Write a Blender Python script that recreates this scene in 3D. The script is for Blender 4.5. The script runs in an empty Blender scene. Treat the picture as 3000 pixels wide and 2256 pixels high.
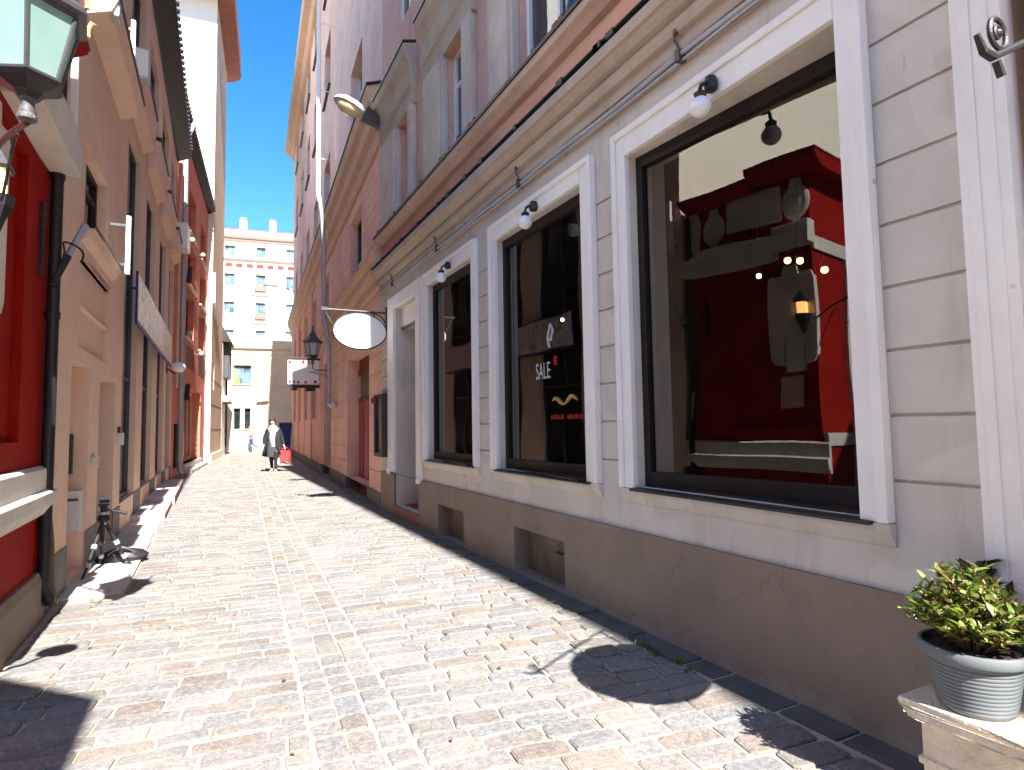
import bpy, bmesh, math, random
from mathutils import Vector, Matrix
R = math.radians
rnd = random.Random(7)
scn = bpy.context.scene
COL = scn.collection

# ------------------------------------------------------------------ materials
def nm(name):
    m = bpy.data.materials.new(name); m.use_nodes = True
    nt = m.node_tree; b = nt.nodes['Principled BSDF']
    return m, nt, b
def N(nt, t, **kw):
    n = nt.nodes.new(t)
    for k, v in kw.items():
        if k.startswith('i_'):
            n.inputs[k[2:].replace('_', ' ')].default_value = v
        else: setattr(n, k, v)
    return n
def ramp(nt, fac, stops):
    r = nt.nodes.new('ShaderNodeValToRGB'); e = r.color_ramp.elements
    while len(e) < len(stops): e.new(0.5)
    for i, (p, c) in enumerate(stops):
        e[i].position = p; e[i].color = (*c, 1) if len(c) == 3 else c
    nt.links.new(fac, r.inputs[0]); return r
def mixc(nt, fac, a, b, mode='MIX'):
    n = nt.nodes.new('ShaderNodeMix'); n.data_type = 'RGBA'; n.blend_type = mode
    for s, v in ((n.inputs[0], fac), (n.inputs[6], a), (n.inputs[7], b)):
        if hasattr(v, 'links'): nt.links.new(v, s)
        elif isinstance(v, (int, float)): s.default_value = v
        else: s.default_value = (*v, 1)
    return n.outputs[2]
def mat(name, col, rough=.8, var=.18, scale=3.0, bump=.15, stain=0.0, stain_col=(.10, .08, .065), fine=60., metal=0., spec=.3, streak=False, tint=None, bdist=.01, cracks=0, splash=None, patch=0, chips=None):
    """painted / plaster / stone: two noises vary the colour, stains have a shape of their own, fine noise gives grain"""
    m, nt, b = nm(name); L = nt.links.new
    g = N(nt, 'ShaderNodeNewGeometry')
    n1 = N(nt, 'ShaderNodeTexNoise', i_Scale=scale, i_Detail=6.0, i_Roughness=.62); L(g.outputs['Position'], n1.inputs['Vector'])
    n2 = N(nt, 'ShaderNodeTexNoise', i_Scale=fine, i_Detail=4.0, i_Roughness=.6); L(g.outputs['Position'], n2.inputs['Vector'])
    lo = tuple(c*(1-var) for c in col); hi = tuple(min(1, c*(1+var*.8)) for c in col)
    if tint: hi = tuple(a*(1-.5)+t*.5 for a, t in zip(hi, tint))
    c = ramp(nt, n1.outputs['Fac'], [(.32, lo), (.68, hi)]).outputs[0]
    c = mixc(nt, .12, c, n2.outputs['Color'], 'SOFT_LIGHT')
    if stain > 0:
        mp = N(nt, 'ShaderNodeMapping'); L(g.outputs['Position'], mp.inputs['Vector'])
        mp.inputs['Scale'].default_value = (5, 5, .7) if streak else (1.3, 1.3, 1.3)
        n3 = N(nt, 'ShaderNodeTexNoise', i_Scale=1.1, i_Detail=7.0, i_Roughness=.7); L(mp.outputs[0], n3.inputs['Vector'])
        f = ramp(nt, n3.outputs['Fac'], [(.52, (0, 0, 0)), (.74, (stain,)*3)]).outputs[0]
        c = mixc(nt, f, c, stain_col)
    if patch:                                         # repainted patches
        n4 = N(nt, 'ShaderNodeTexNoise', i_Scale=.9, i_Detail=3.0, i_Distortion=.6); L(g.outputs['Position'], n4.inputs['Vector'])
        f = ramp(nt, n4.outputs['Fac'], [(.50, (0, 0, 0)), (.515, (patch,)*3), (.60, (patch,)*3), (.63, (0, 0, 0))]).outputs[0]
        c = mixc(nt, f, c, tuple(min(1, x*1.16) for x in col))
    if cracks:                                        # hairline cracks that come and go
        v4 = N(nt, 'ShaderNodeTexVoronoi', i_Scale=1.15, feature='DISTANCE_TO_EDGE'); wv = N(nt, 'ShaderNodeTexNoise', i_Scale=3.0, i_Detail=4.0); L(g.outputs['Position'], wv.inputs['Vector'])
        av = N(nt, 'ShaderNodeVectorMath', operation='MULTIPLY_ADD'); L(wv.outputs['Color'], av.inputs[0]); av.inputs[1].default_value = (.35, .35, .35); L(g.outputs['Position'], av.inputs[2]); L(av.outputs[0], v4.inputs['Vector'])
        f1 = ramp(nt, v4.outputs['Distance'], [(.0, (cracks,)*3), (.006, (0, 0, 0))]).outputs[0]; f2 = ramp(nt, wv.outputs['Fac'], [(.50, (0, 0, 0)), (.60, (1, 1, 1))]).outputs[0]
        c = mixc(nt, mixc(nt, 1.0, f1, f2, 'MULTIPLY'), c, tuple(x*.45 for x in col))
    if splash:                                        # dried splash marks near the ground: (height, colour, amount)
        sx = N(nt, 'ShaderNodeSeparateXYZ'); L(g.outputs['Position'], sx.inputs[0]); nz_ = N(nt, 'ShaderNodeTexNoise', i_Scale=5.0, i_Detail=8.0, i_Roughness=.75); L(g.outputs['Position'], nz_.inputs['Vector'])
        ma = N(nt, 'ShaderNodeMath', operation='MULTIPLY_ADD'); L(nz_.outputs['Fac'], ma.inputs[0]); ma.inputs[1].default_value = splash[0]*3.2; ma.inputs[2].default_value = -splash[0]*1.1
        sb = N(nt, 'ShaderNodeMath', operation='SUBTRACT'); L(ma.outputs[0], sb.inputs[0]); L(sx.outputs['Z'], sb.inputs[1])
        f = ramp(nt, sb.outputs[0], [(.0, (0, 0, 0)), (.07, (splash[2],)*3)]).outputs[0]; c = mixc(nt, f, c, splash[1])
    if chips:                                         # flaked spots: (scale, threshold, colour)
        vc = N(nt, 'ShaderNodeTexVoronoi', i_Scale=chips[0]); L(g.outputs['Position'], vc.inputs['Vector']); hh = N(nt, 'ShaderNodeSeparateColor'); L(vc.outputs['Color'], hh.inputs[0])
        f1 = ramp(nt, hh.outputs[0], [(chips[1], (0, 0, 0)), (chips[1]+.005, (1, 1, 1))]).outputs[0]; f2 = ramp(nt, vc.outputs['Distance'], [(.16, (1, 1, 1)), (.22, (0, 0, 0))]).outputs[0]
        c = mixc(nt, mixc(nt, 1.0, f1, f2, 'MULTIPLY'), c, chips[2])
    L(c, b.inputs['Base Color'])
    b.inputs['Roughness'].default_value = rough; b.inputs['Metallic'].default_value = metal
    b.inputs['Specular IOR Level'].default_value = spec
    if bump:
        bp = N(nt, 'ShaderNodeBump', i_Strength=bump, i_Distance=bdist)
        ad = N(nt, 'ShaderNodeMath', operation='MULTIPLY_ADD'); L(n1.outputs['Fac'], ad.inputs[0]); ad.inputs[1].default_value = 1.5; L(n2.outputs['Fac'], ad.inputs[2])
        L(ad.outputs[0], bp.inputs['Height']); L(bp.outputs[0], b.inputs['Normal'])
    return m
def emit(name, col, st):
    m, nt, b = nm(name); b.inputs['Base Color'].default_value = (*col, 1)
    b.inputs['Emission Color'].default_value = (*col, 1); b.inputs['Emission Strength'].default_value = st; return m
def shopglass(name, refl_ior=1.85, tint=(.62, .65, .65)):
    m, nt, b = nm(name); L = nt.links.new; nt.nodes.remove(b)
    out = nt.nodes['Material Output']
    fr = N(nt, 'ShaderNodeFresnel', i_IOR=refl_ior); gl = N(nt, 'ShaderNodeBsdfGlossy', i_Roughness=.0); gl.inputs['Color'].default_value = (.95, .95, .93, 1)
    tr = N(nt, 'ShaderNodeBsdfTransparent'); tr.inputs['Color'].default_value = (*tint, 1)
    g = N(nt, 'ShaderNodeNewGeometry'); io = N(nt, 'ShaderNodeMix'); io.data_type = 'FLOAT'; L(g.outputs['Backfacing'], io.inputs[0]); io.inputs[2].default_value = refl_ior; io.inputs[3].default_value = 1/refl_ior; L(io.outputs[0], fr.inputs['IOR'])
    mx = N(nt, 'ShaderNodeMixShader'); L(fr.outputs[0], mx.inputs[0]); L(tr.outputs[0], mx.inputs[1]); L(gl.outputs[0], mx.inputs[2]); L(mx.outputs[0], out.inputs[0])
    return m
def darkglass(name, col=(.02, .022, .025), rough=.03, spec=.8):
    m, nt, b = nm(name); L = nt.links.new
    b.inputs['Roughness'].default_value = rough; b.inputs['Specular IOR Level'].default_value = spec
    g = N(nt, 'ShaderNodeNewGeometry'); n = N(nt, 'ShaderNodeTexNoise', i_Scale=1.7, i_Detail=2.0); L(g.outputs['Position'], n.inputs['Vector'])
    c = ramp(nt, n.outputs['Fac'], [(.35, tuple(x*.5 for x in col)), (.65, tuple(x*1.6 for x in col))]); L(c.outputs[0], b.inputs['Base Color'])
    bp = N(nt, 'ShaderNodeBump', i_Strength=.05, i_Distance=.05); L(n.outputs['Fac'], bp.inputs['Height']); L(bp.outputs[0], b.inputs['Normal'])
    return m

M = {}
M['cream'] = mat('cream_plaster', (.585, .53, .468), .85, .08, 2.2, .16, .6, (.40, .345, .29), cracks=.55, patch=.5, chips=(7, .975, (.36, .31, .28)), streak=True)
M['plinth'] = mat('brown_plinth_paint', (.245, .183, .138), .75, .12, 2.0, .25, .55, (.17, .12, .09), cracks=.5, splash=(.16, (.33, .27, .22), .55), chips=(9, .96, (.42, .36, .31)))
M['trim'] = mat('white_trim_paint', (.82, .785, .745), .6, .05, 3.0, .1, .3, (.60, .53, .47), chips=(11, .985, (.5, .45, .4)), streak=True)
M['stone'] = mat('weathered_stone', (.44, .36, .285), .9, .12, 2.5, .35, .45, (.28, .215, .165), streak=True)
M['stone_grey'] = mat('grey_peeling_stone', (.55, .455, .395), .9, .14, 3.0, .5, .5, (.27, .22, .19), streak=True)
M['rose_near'] = mat('rose_brown_plaster', (.62, .365, .30), .88, .10, 1.6, .25, .5, (.42, .23, .18), cracks=.4, patch=.4, streak=True)
M['rose'] = mat('rose_plaster', (.80, .555, .475), .88, .10, 1.6, .25, .45, (.34, .17, .14))
M['rose_band'] = mat('orange_rose_plaster', (.68, .38, .275), .88, .14, 1.8, .3, .45, (.36, .19, .15))
M['brick_rose'] = mat('salmon_plaster', (.80, .475, .365), .88, .12, 1.5, .22, .35, (.36, .17, .13))
M['ochre'] = mat('ochre_cornice_paint', (.64, .42, .285), .85, .10, 2.2, .3, .3, (.42, .29, .19))
M['taupe'] = mat('taupe_plaster', (.74, .52, .405), .88, .08, 1.4, .15, .25, (.36, .24, .19))
M['taupe_dark'] = mat('grey_base_paint', (.16, .145, .14), .8, .15, 2.0, .2)
M['red'] = mat('deep_red_paint', (.29, .008, .004), .7, .15, 2.5, .15, .45, (.2, .010, .006), spec=.08, streak=True, chips=(14, .985, (.30, .07, .05)))
M['redwall'] = mat('brick_red_plaster', (.66, .215, .145), .85, .15, 2.0, .2, .35, (.33, .08, .06))
M['darkred'] = mat('dark_red_panel', (.20, .035, .03), .7, .15)
M['ornament'] = mat('off_white_stucco', (.66, .61, .55), .8, .1, 3., .35, .55, (.42, .37, .31), chips=(12, .95, (.42, .38, .33)), cracks=.5)
M['white_wall'] = mat('pale_render', (.80, .76, .70), .9, .05, .8, .1, .2, (.62, .56, .5))
M['tan_wall'] = mat('tan_render', (.62, .44, .30), .9, .13, 1.0, .2, .6, (.42, .26, .17), streak=True)
M['buff_wall'] = mat('buff_render', (.88, .80, .64), .9, .03, .8, 0, fine=9.)
M['buff_dull'] = mat('dull_buff_plaster', (.66, .55, .40), .9, .1, 1.5, .2, .3, (.3, .25, .19))
M['tan_trim'] = mat('tan_pink_trim', (.52, .385, .30), .85, .12, 2.2, .3, .5, (.36, .25, .19), streak=True)
M['eave'] = mat('rust_eave_paint', (.34, .13, .085), .8, .15)
M['e_wall'] = mat('ivory_render', (.78, .71, .62), .9, .05, .6, .1)
M['e_stone'] = mat('buff_ashlar', (.62, .52, .40), .9, .12, .9, .25, .35, (.45, .35, .26))
M['roof'] = mat('grey_metal_roof', (.33, .32, .34), .5, .15, 1.0, .1)
M['tile'] = mat('dark_roof_tiles', (.045, .032, .03), .7, .3, 4, .3)
M['black'] = mat('black_iron', (.015, .015, .017), .5, .3, 8, .15, spec=.5)
M['gun'] = mat('dark_grey_metal', (.06, .06, .065), .45, .2, 6, .1, spec=.5)
M['brown_frame'] = mat('dark_brown_joinery', (.020, .013, .011), .5, .2, 5, .1, spec=.25)
M['room'] = mat('brown_interior', (.03, .019, .016), .9, .3, 1.5, .1)
M['zinc'] = mat('zinc_pipe', (.42, .44, .47), .45, .12, 5, .1, metal=.3)
M['white_pipe'] = mat('white_pipe_tone', (.82, .80, .78), .5, .05, 4, .05)
M['white_enamel'] = mat('white_enamel', (.82, .82, .82), .35, .03, 4, 0)
M['opal'] = mat('opal_glass', (.80, .79, .80), .12, .02, 4, 0, spec=.6)
M['sandstone'] = mat('chipped_sandstone', (.70, .59, .45), .9, .2, 7, .8, .7, (.24, .19, .15), bdist=.015)
M['pot'] = mat('grey_plastic', (.13, .143, .15), .62, .12, 5, .08, .4, (.10, .105, .10), spec=.25)
M['soil'] = mat('potting_soil', (.035, .022, .016), .95, .4, 25, .6)
M['brownpanel'] = mat('rusty_brown_steel', (.17, .125, .085), .6, .25, 4, .2, .4, (.09, .06, .045))
M['reddoor'] = mat('red_door_paint', (.33, .055, .045), .5, .15, 3, .1)
M['brickstep'] = mat('terracotta_step', (.33, .14, .10), .85, .2, 6, .3)
M['gold'] = mat('aged_gilding', (.65, .48, .22), .5, .2, 6, .1, metal=.4)
M['grey_box'] = mat('light_grey_box', (.62, .60, .57), .6, .06, 4, .05)
M['paver'] = mat('pale_concrete', (.52, .48, .45), .9, .12, 3, .3, .4, (.36, .32, .29))
M['kerb'] = mat('shaded_kerb_stone', (.115, .108, .104), .85, .25, 5, .5, .4, (.12, .11, .10))
M['asphalt'] = mat('asphalt', (.30, .28, .27), .95, .2, 2, .3)
M['pane'] = darkglass('dark_pane')
M['pane_green'] = darkglass('green_black_pane', (.012, .022, .02), .08, .4)
M['pane_blue'] = darkglass('sky_reflection_pane', (.10, .19, .26), .06, .9)  # blue in the base colour stands for the reflected sky
M['curtain'] = mat('net_curtain', (.62, .60, .62), .9, .12, 6, .1)
M['glass'] = shopglass('shop_glass')
M['navy'] = mat('navy_paint', (.02, .035, .16), .5, .15)
M['blue'] = mat('blue_plastic', (.012, .03, .22), .45, .1, spec=.5)
M['sign_white'] = mat('white_sign_face', (.85, .84, .82), .4, .03, 3, 0)
M['sash_red'] = mat('oxblood_sash', (.30, .15, .12), .6, .12)
M['sash_white'] = mat('white_sash', (.75, .73, .72), .5, .06)
M['lamp_on'] = emit('warm_bulb', (1.0, .5, .16), 3.0)
M['bulb_white'] = emit('white_bulb', (1.0, .9, .75), 4)
M['amber_glass'] = mat('amber_diffuser', (.62, .52, .33), .3, .1, 6, 0)
M['wood'] = mat('brown_wood', (.16, .08, .045), .6, .25, 5, .15)
M['yellow'] = mat('yellow_fabric', (.75, .62, .08), .7, .1)
M['teal_glass'] = None
def teal():
    m, nt, b = nm('teal_lantern_glass'); L = nt.links.new
    g = N(nt, 'ShaderNodeNewGeometry'); n = N(nt, 'ShaderNodeTexNoise', i_Scale=5.0, i_Detail=2.0); L(g.outputs['Position'], n.inputs['Vector'])
    c = ramp(nt, n.outputs['Fac'], [(.3, (.36, .58, .53)), (.7, (.46, .66, .61))]); L(c.outputs[0], b.inputs['Base Color'])
    b.inputs['Roughness'].default_value = .25
    t = N(nt, 'ShaderNodeBsdfTranslucent'); L(c.outputs[0], t.inputs['Color'])
    mx = N(nt, 'ShaderNodeMixShader'); mx.inputs[0].default_value = .55
    L(b.outputs[0], mx.inputs[1]); L(t.outputs[0], mx.inputs[2]); L(mx.outputs[0], nt.nodes['Material Output'].inputs[0]); return m
M['teal_glass'] = teal()
def milkglass():
    m = M['teal_glass'].copy(); m.name = 'white_lantern_glass'
    for n in m.node_tree.nodes:
        if n.type == 'VALTORGB':
            n.color_ramp.elements[0].color = (.66, .70, .68, 1); n.color_ramp.elements[1].color = (.78, .82, .80, 1)
    return m
M['milk_glass'] = milkglass()
def stones():
    m, nt, b = nm('granite_setts'); L = nt.links.new
    g = N(nt, 'ShaderNodeNewGeometry')
    c1 = ramp(nt, g.outputs['Random Per Island'], [(0, (.178, .160, .147)), (.18, (.196, .200, .205)), (.36, (.212, .190, .172)), (.52, (.178, .182, .190)), (.68, (.238, .221, .202)), (.80, (.164, .150, .141)), (.90, (.198, .155, .134)), (1, (.25, .239, .224))])
    n1 = N(nt, 'ShaderNodeTexNoise', i_Scale=38.0, i_Detail=5.0, i_Roughness=.7); L(g.outputs['Position'], n1.inputs['Vector'])
    n2 = N(nt, 'ShaderNodeTexNoise', i_Scale=2.2, i_Detail=4.0); L(g.outputs['Position'], n2.inputs['Vector'])
    n3 = N(nt, 'ShaderNodeTexNoise', i_Scale=150.0, i_Detail=3.0); L(g.outputs['Position'], n3.inputs['Vector'])
    f = ramp(nt, n1.outputs['Fac'], [(.38, (.62, .62, .62)), (.62, (1.2, 1.18, 1.14))])
    c = mixc(nt, .85, c1.outputs[0], f.outputs[0], 'MULTIPLY')
    dust = ramp(nt, n2.outputs['Fac'], [(.42, (0, 0, 0)), (.72, (.45, .45, .45))])
    c = mixc(nt, dust.outputs[0], c, (.30, .265, .23))
    speck = ramp(nt, n3.outputs['Fac'], [(.62, (0, 0, 0)), (.7, (.5, .5, .5))])
    c = mixc(nt, speck.outputs[0], c, (.62, .58, .54))
    L(c, b.inputs['Base Color']); b.inputs['Roughness'].default_value = .8; b.inputs['Specular IOR Level'].default_value = .25
    bp = N(nt, 'ShaderNodeBump', i_Strength=.55, i_Distance=.012); L(n1.outputs['Fac'], bp.inputs['Height']); L(bp.outputs[0], b.inputs['Normal'])
    return m
M['setts'] = stones()
M['sand'] = mat('sand_joint', (.43, .36, .265), .95, .2, 9, .5, .3, (.24, .19, .13), fine=120.)
def leafmat(name, a, b_, c_):
    m, nt, b = nm(name); L = nt.links.new
    g = N(nt, 'ShaderNodeNewGeometry')
    c = ramp(nt, g.outputs['Random Per Island'], [(0, a), (.5, b_), (.9, c_), (1, (.22, .05, .03))]); L(c.outputs[0], b.inputs['Base Color'])
    b.inputs['Roughness'].default_value = .35
    t = N(nt, 'ShaderNodeBsdfTranslucent'); L(c.outputs[0], t.inputs['Color'])
    mx = N(nt, 'ShaderNodeMixShader'); mx.inputs[0].default_value = .3
    L(b.outputs[0], mx.inputs[1]); L(t.outputs[0], mx.inputs[2]); L(mx.outputs[0], nt.nodes['Material Output'].inputs[0]); return m
M['leaf'] = leafmat('variegated_leaf', (.02, .045, .006), (.15, .23, .018), (.50, .46, .18))
M['leaf_dark'] = leafmat('dark_leaf', (.012, .025, .012), (.02, .04, .016), (.05, .09, .02))
M['weed'] = leafmat('weed_leaf', (.06, .11, .015), (.10, .17, .02), (.16, .2, .04))
M['dry_leaf'] = leafmat('dry_leaf', (.12, .06, .02), (.22, .10, .03), (.26, .16, .06))
M['petal'] = mat('white_petal', (.75, .70, .74), .6, .1, 9, 0)
def bannermat():
    m, nt, b = nm('printed_banner_face'); L = nt.links.new
    g = N(nt, 'ShaderNodeNewGeometry')
    v = N(nt, 'ShaderNodeTexVoronoi', i_Scale=9.0, feature='DISTANCE_TO_EDGE'); L(g.outputs['Position'], v.inputs['Vector'])
    n = N(nt, 'ShaderNodeTexNoise', i_Scale=6.0, i_Detail=5.0, i_Distortion=2.0); L(g.outputs['Position'], n.inputs['Vector'])
    c = ramp(nt, n.outputs['Fac'], [(.34, (.22, .16, .15)), (.42, (.66, .58, .54)), (.52, (.84, .80, .76)), (1, (.86, .84, .82))])
    e = ramp(nt, v.outputs['Distance'], [(.0, (.42, .34, .32)), (.05, (1, 1, 1))])
    c2 = mixc(nt, .7, c.outputs[0], e.outputs[0], 'MULTIPLY')
    s = N(nt, 'ShaderNodeSeparateXYZ'); L(g.outputs['Position'], s.inputs[0])
    mr = N(nt, 'ShaderNodeMapRange'); mr.inputs[1].default_value = 13.4; mr.inputs[2].default_value = 14.2; L(s.outputs['Y'], mr.inputs[0])
    p = ramp(nt, n.outputs['Color'], [(.35, (.12, .16, .42)), (.45, (.50, .42, .46)), (.55, (.62, .36, .26)), (.65, (.45, .38, .42))])
    c3 = mixc(nt, mr.outputs[0], c2, p.outputs[0]); L(c3, b.inputs['Base Color']); b.inputs['Roughness'].default_value = .45; return m
M['banner'] = bannermat()

# ------------------------------------------------------------------ mesh builder
def frame(P0, phi=0., out=1):
    """local (s along the wall, d outwards, z up) -> world"""
    t = Vector((math.sin(R(phi)), math.cos(R(phi)), 0)); n = Vector((t.y, -t.x, 0))*out
    return Matrix(((t.x, n.x, 0, P0[0]), (t.y, n.y, 0, P0[1]), (0, 0, 1, P0[2] if len(P0) > 2 else 0), (0, 0, 0, 1)))
def at(x, y, z=0, rz=0.): return Matrix.Translation((x, y, z)) @ Matrix.Rotation(R(rz), 4, 'Z')
I4 = Matrix.Identity(4)
SPLIT = {'clamp', 'frieze_bracket', 'sill_ledge', 'window_pilaster', 'pilaster', 'ledge_flashing', 'plinth', 'side_moulding', 'bar', 'rail', 'spandrel_panel', 'hatch_sill', 'sill_plate', 'light_rail'}
class MB:
    def __init__(s, F=I4): s.bm = bmesh.new(); s.F = F
    def v(s, p): return s.bm.verts.new(s.F @ Vector(p))
    def face(s, pts):
        try: return s.bm.faces.new([s.v(p) for p in pts])
        except ValueError: return None
    def box(s, a, b, bev=0):
        x0, y0, z0 = (min(a[i], b[i]) for i in range(3)); x1, y1, z1 = (max(a[i], b[i]) for i in range(3))
        vs = [s.v(p) for p in ((x0,y0,z0),(x1,y0,z0),(x1,y1,z0),(x0,y1,z0),(x0,y0,z1),(x1,y0,z1),(x1,y1,z1),(x0,y1,z1))]
        fs = [s.bm.faces.new([vs[i] for i in f]) for f in ((0,3,2,1),(4,5,6,7),(0,1,5,4),(1,2,6,5),(2,3,7,6),(3,0,4,7))]
        if bev: bmesh.ops.bevel(s.bm, geom=list({e for f in fs for e in f.edges}), offset=bev, segments=2, affect='EDGES', profile=.6)
        return s
    def hull8(s, pts):
        vs = [s.v(p) for p in pts]
        for f in ((0,3,2,1),(4,5,6,7),(0,1,5,4),(1,2,6,5),(2,3,7,6),(3,0,4,7)): s.bm.faces.new([vs[i] for i in f])
        return s
    def prism(s, poly, axis, a, b, bev=0):
        """poly: 2-D points in the two axes other than `axis`; extruded from a to b"""
        def P(u, w, q):
            return {0: (q, u, w), 1: (u, q, w), 2: (u, w, q)}[axis]
        A = [s.v(P(u, w, a)) for u, w in poly]; B = [s.v(P(u, w, b)) for u, w in poly]
        fs = [s.bm.faces.new(A), s.bm.faces.new(B[::-1])]
        n = len(poly)
        for i in range(n): fs.append(s.bm.faces.new([A[i], A[(i+1) % n], B[(i+1) % n], B[i]]))
        if bev: bmesh.ops.bevel(s.bm, geom=list(set(list(fs[0].edges)+list(fs[1].edges))), offset=bev, segments=2, affect='EDGES')
        return s
    def tube(s, path, r, n=10, cap=True):
        path = [Vector(p) for p in path]; rs = r if isinstance(r, (list, tuple)) else [r]*len(path)
        rings = []; prev = None
        for i, p in enumerate(path):
            t = (path[min(i+1, len(path)-1)] - path[max(i-1, 0)]).normalized()
            ref = Vector((0, 0, 1)) if abs(t.z) < .9 else Vector((1, 0, 0))
            u = prev - t*prev.dot(t) if prev is not None else ref.cross(t)
            if u.length < 1e-5: u = ref.cross(t)
            u.normalize(); prev = u; w = t.cross(u)
            rings.append([s.v(p + (u*math.cos(2*math.pi*k/n) + w*math.sin(2*math.pi*k/n))*rs[i]) for k in range(n)])
        for a, b in zip(rings, rings[1:]):
            for k in range(n): s.bm.faces.new([a[k], a[(k+1) % n], b[(k+1) % n], b[k]])
        if cap: s.bm.faces.new(rings[0][::-1]); s.bm.faces.new(rings[-1])
        return s
    def lathe(s, prof, c=(0, 0, 0), n=24, sx=1., sy=1., rot=0.):
        rings = []
        for r, z in prof:
            rings.append([s.v((c[0]+sx*max(r, 1e-4)*math.cos(rot+2*math.pi*k/n), c[1]+sy*max(r, 1e-4)*math.sin(rot+2*math.pi*k/n), c[2]+z)) for k in range(n)])
        for a, b in zip(rings, rings[1:]):
            for k in range(n): s.bm.faces.new([a[k], a[(k+1) % n], b[(k+1) % n], b[k]])
        s.bm.faces.new(rings[0][::-1]); s.bm.faces.new(rings[-1]); return s
    def ball(s, c, r, sx=1, sy=1, sz=1, n=16):
        prof = [(r*math.sin(math.pi*i/n), -r*sz*math.cos(math.pi*i/n)) for i in range(n+1)]
        return s.lathe(prof, c, n*2, sx, sy)
    def build(s, name, m, parent=None, smooth=False, bevel=0, kind=None):
        if name in SPLIT:
            left = set(s.bm.verts); comps = []
            while left:
                st_ = [left.pop()]; comp = []
                while st_:
                    v = st_.pop(); comp.append(v)
                    for e in v.link_edges:
                        w_ = e.other_vert(v)
                        if w_ in left: left.discard(w_); st_.append(w_)
                comps.append(comp)
            if len(comps) > 1:
                first = None
                for comp in comps:
                    q = MB(); mp = {v: q.bm.verts.new(v.co) for v in comp}
                    for f in {f for v in comp for f in v.link_faces}: q.bm.faces.new([mp[v] for v in f.verts])
                    o = q._build(name, m, parent, smooth, bevel, kind); first = first or o
                s.bm.free(); return first
        return s._build(name, m, parent, smooth, bevel, kind)
    def _build(s, name, m, parent=None, smooth=False, bevel=0, kind=None):
        bmesh.ops.recalc_face_normals(s.bm, faces=s.bm.faces)
        me = bpy.data.meshes.new(name); s.bm.to_mesh(me); s.bm.free()
        me.materials.append(M[m] if isinstance(m, str) else m)
        if smooth:
            for p in me.polygons: p.use_smooth = True
        o = bpy.data.objects.new(name, me); COL.objects.link(o)
        if parent is not None: adopt(o, parent)
        if smooth == 'auto' or smooth:
            try: me.set_sharp_from_angle(angle=R(38))
            except Exception: pass
        if bevel:
            b = o.modifiers.new('bevel', 'BEVEL'); b.width = bevel; b.segments = 2; b.limit_method = 'ANGLE'; b.angle_limit = R(40)
        if kind: o['kind'] = kind
        return o
def mw(o):
    m = o.matrix_basis.copy()
    if o.parent: m = mw(o.parent) @ o.matrix_parent_inverse @ m
    return m
def adopt(o, parent):
    o.parent = parent; o.matrix_parent_inverse = mw(parent).inverted()
def thing(name, label, cat, loc=(0, 0, 0), group=None, rz=0.):
    o = bpy.data.objects.new(name, None); COL.objects.link(o); o.empty_display_size = .1
    o.location = loc; o.rotation_euler.z = R(rz); tag(o, label, cat, group); return o
def tag(o, label, cat, group=None):
    o['label'] = label; o['category'] = cat
    if group: o['group'] = group
    return o
def kids(o): return [c for c in bpy.data.objects if c.parent == o]
def copy_tree(o, parent=None):
    c = o.copy(); COL.objects.link(c)
    if parent is not None: c.parent = parent
    for ch in kids(o): copy_tree(ch, c)
    return c
def wall(mb, s0, s1, z0, z1, ops, d=0.):
    """one wall skin with real openings: ops = (sa, sb, za, zb, depth, closed_back)"""
    ss = sorted({s0, s1, *[min(max(x, s0), s1) for o in ops for x in o[:2]]}); zs = sorted({z0, z1, *[min(max(x, z0), z1) for o in ops for x in o[2:4]]})
    cache = {}
    def V(i, j):
        if (i, j) not in cache: cache[i, j] = mb.v((ss[i], d, zs[j]))
        return cache[i, j]
    for i in range(len(ss)-1):
        for j in range(len(zs)-1):
            cs, cz = (ss[i]+ss[i+1])/2, (zs[j]+zs[j+1])/2
            if any(o[0] < cs < o[1] and o[2] < cz < o[3] for o in ops): continue
            mb.bm.faces.new([V(i, j), V(i+1, j), V(i+1, j+1), V(i, j+1)])
    for sa, sb, za, zb, dp, back in ops:
        e = d-dp
        mb.face([(sa, d, za), (sa, e, za), (sa, e, zb), (sa, d, zb)]); mb.face([(sb, d, za), (sb, d, zb), (sb, e, zb), (sb, e, za)])
        mb.face([(sa, d, zb), (sa, e, zb), (sb, e, zb), (sb, d, zb)]); mb.face([(sa, d, za), (sb, d, za), (sb, e, za), (sa, e, za)])
        if back: mb.face([(sa, e, za), (sb, e, za), (sb, e, zb), (sa, e, zb)])
    return mb
def hollow(mb, s0, s1, z0, z1, depth, d=0.):
    """ends, back and top of a building behind its front skin"""
    mb.face([(s0, d, z0), (s0, -depth, z0), (s0, -depth, z1), (s0, d, z1)]); mb.face([(s1, d, z0), (s1, d, z1), (s1, -depth, z1), (s1, -depth, z0)])
    mb.face([(s0, -depth, z0), (s1, -depth, z0), (s1, -depth, z1), (s0, -depth, z1)]); mb.face([(s0, d, z1), (s0, -depth, z1), (s1, -depth, z1), (s1, d, z1)])
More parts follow.
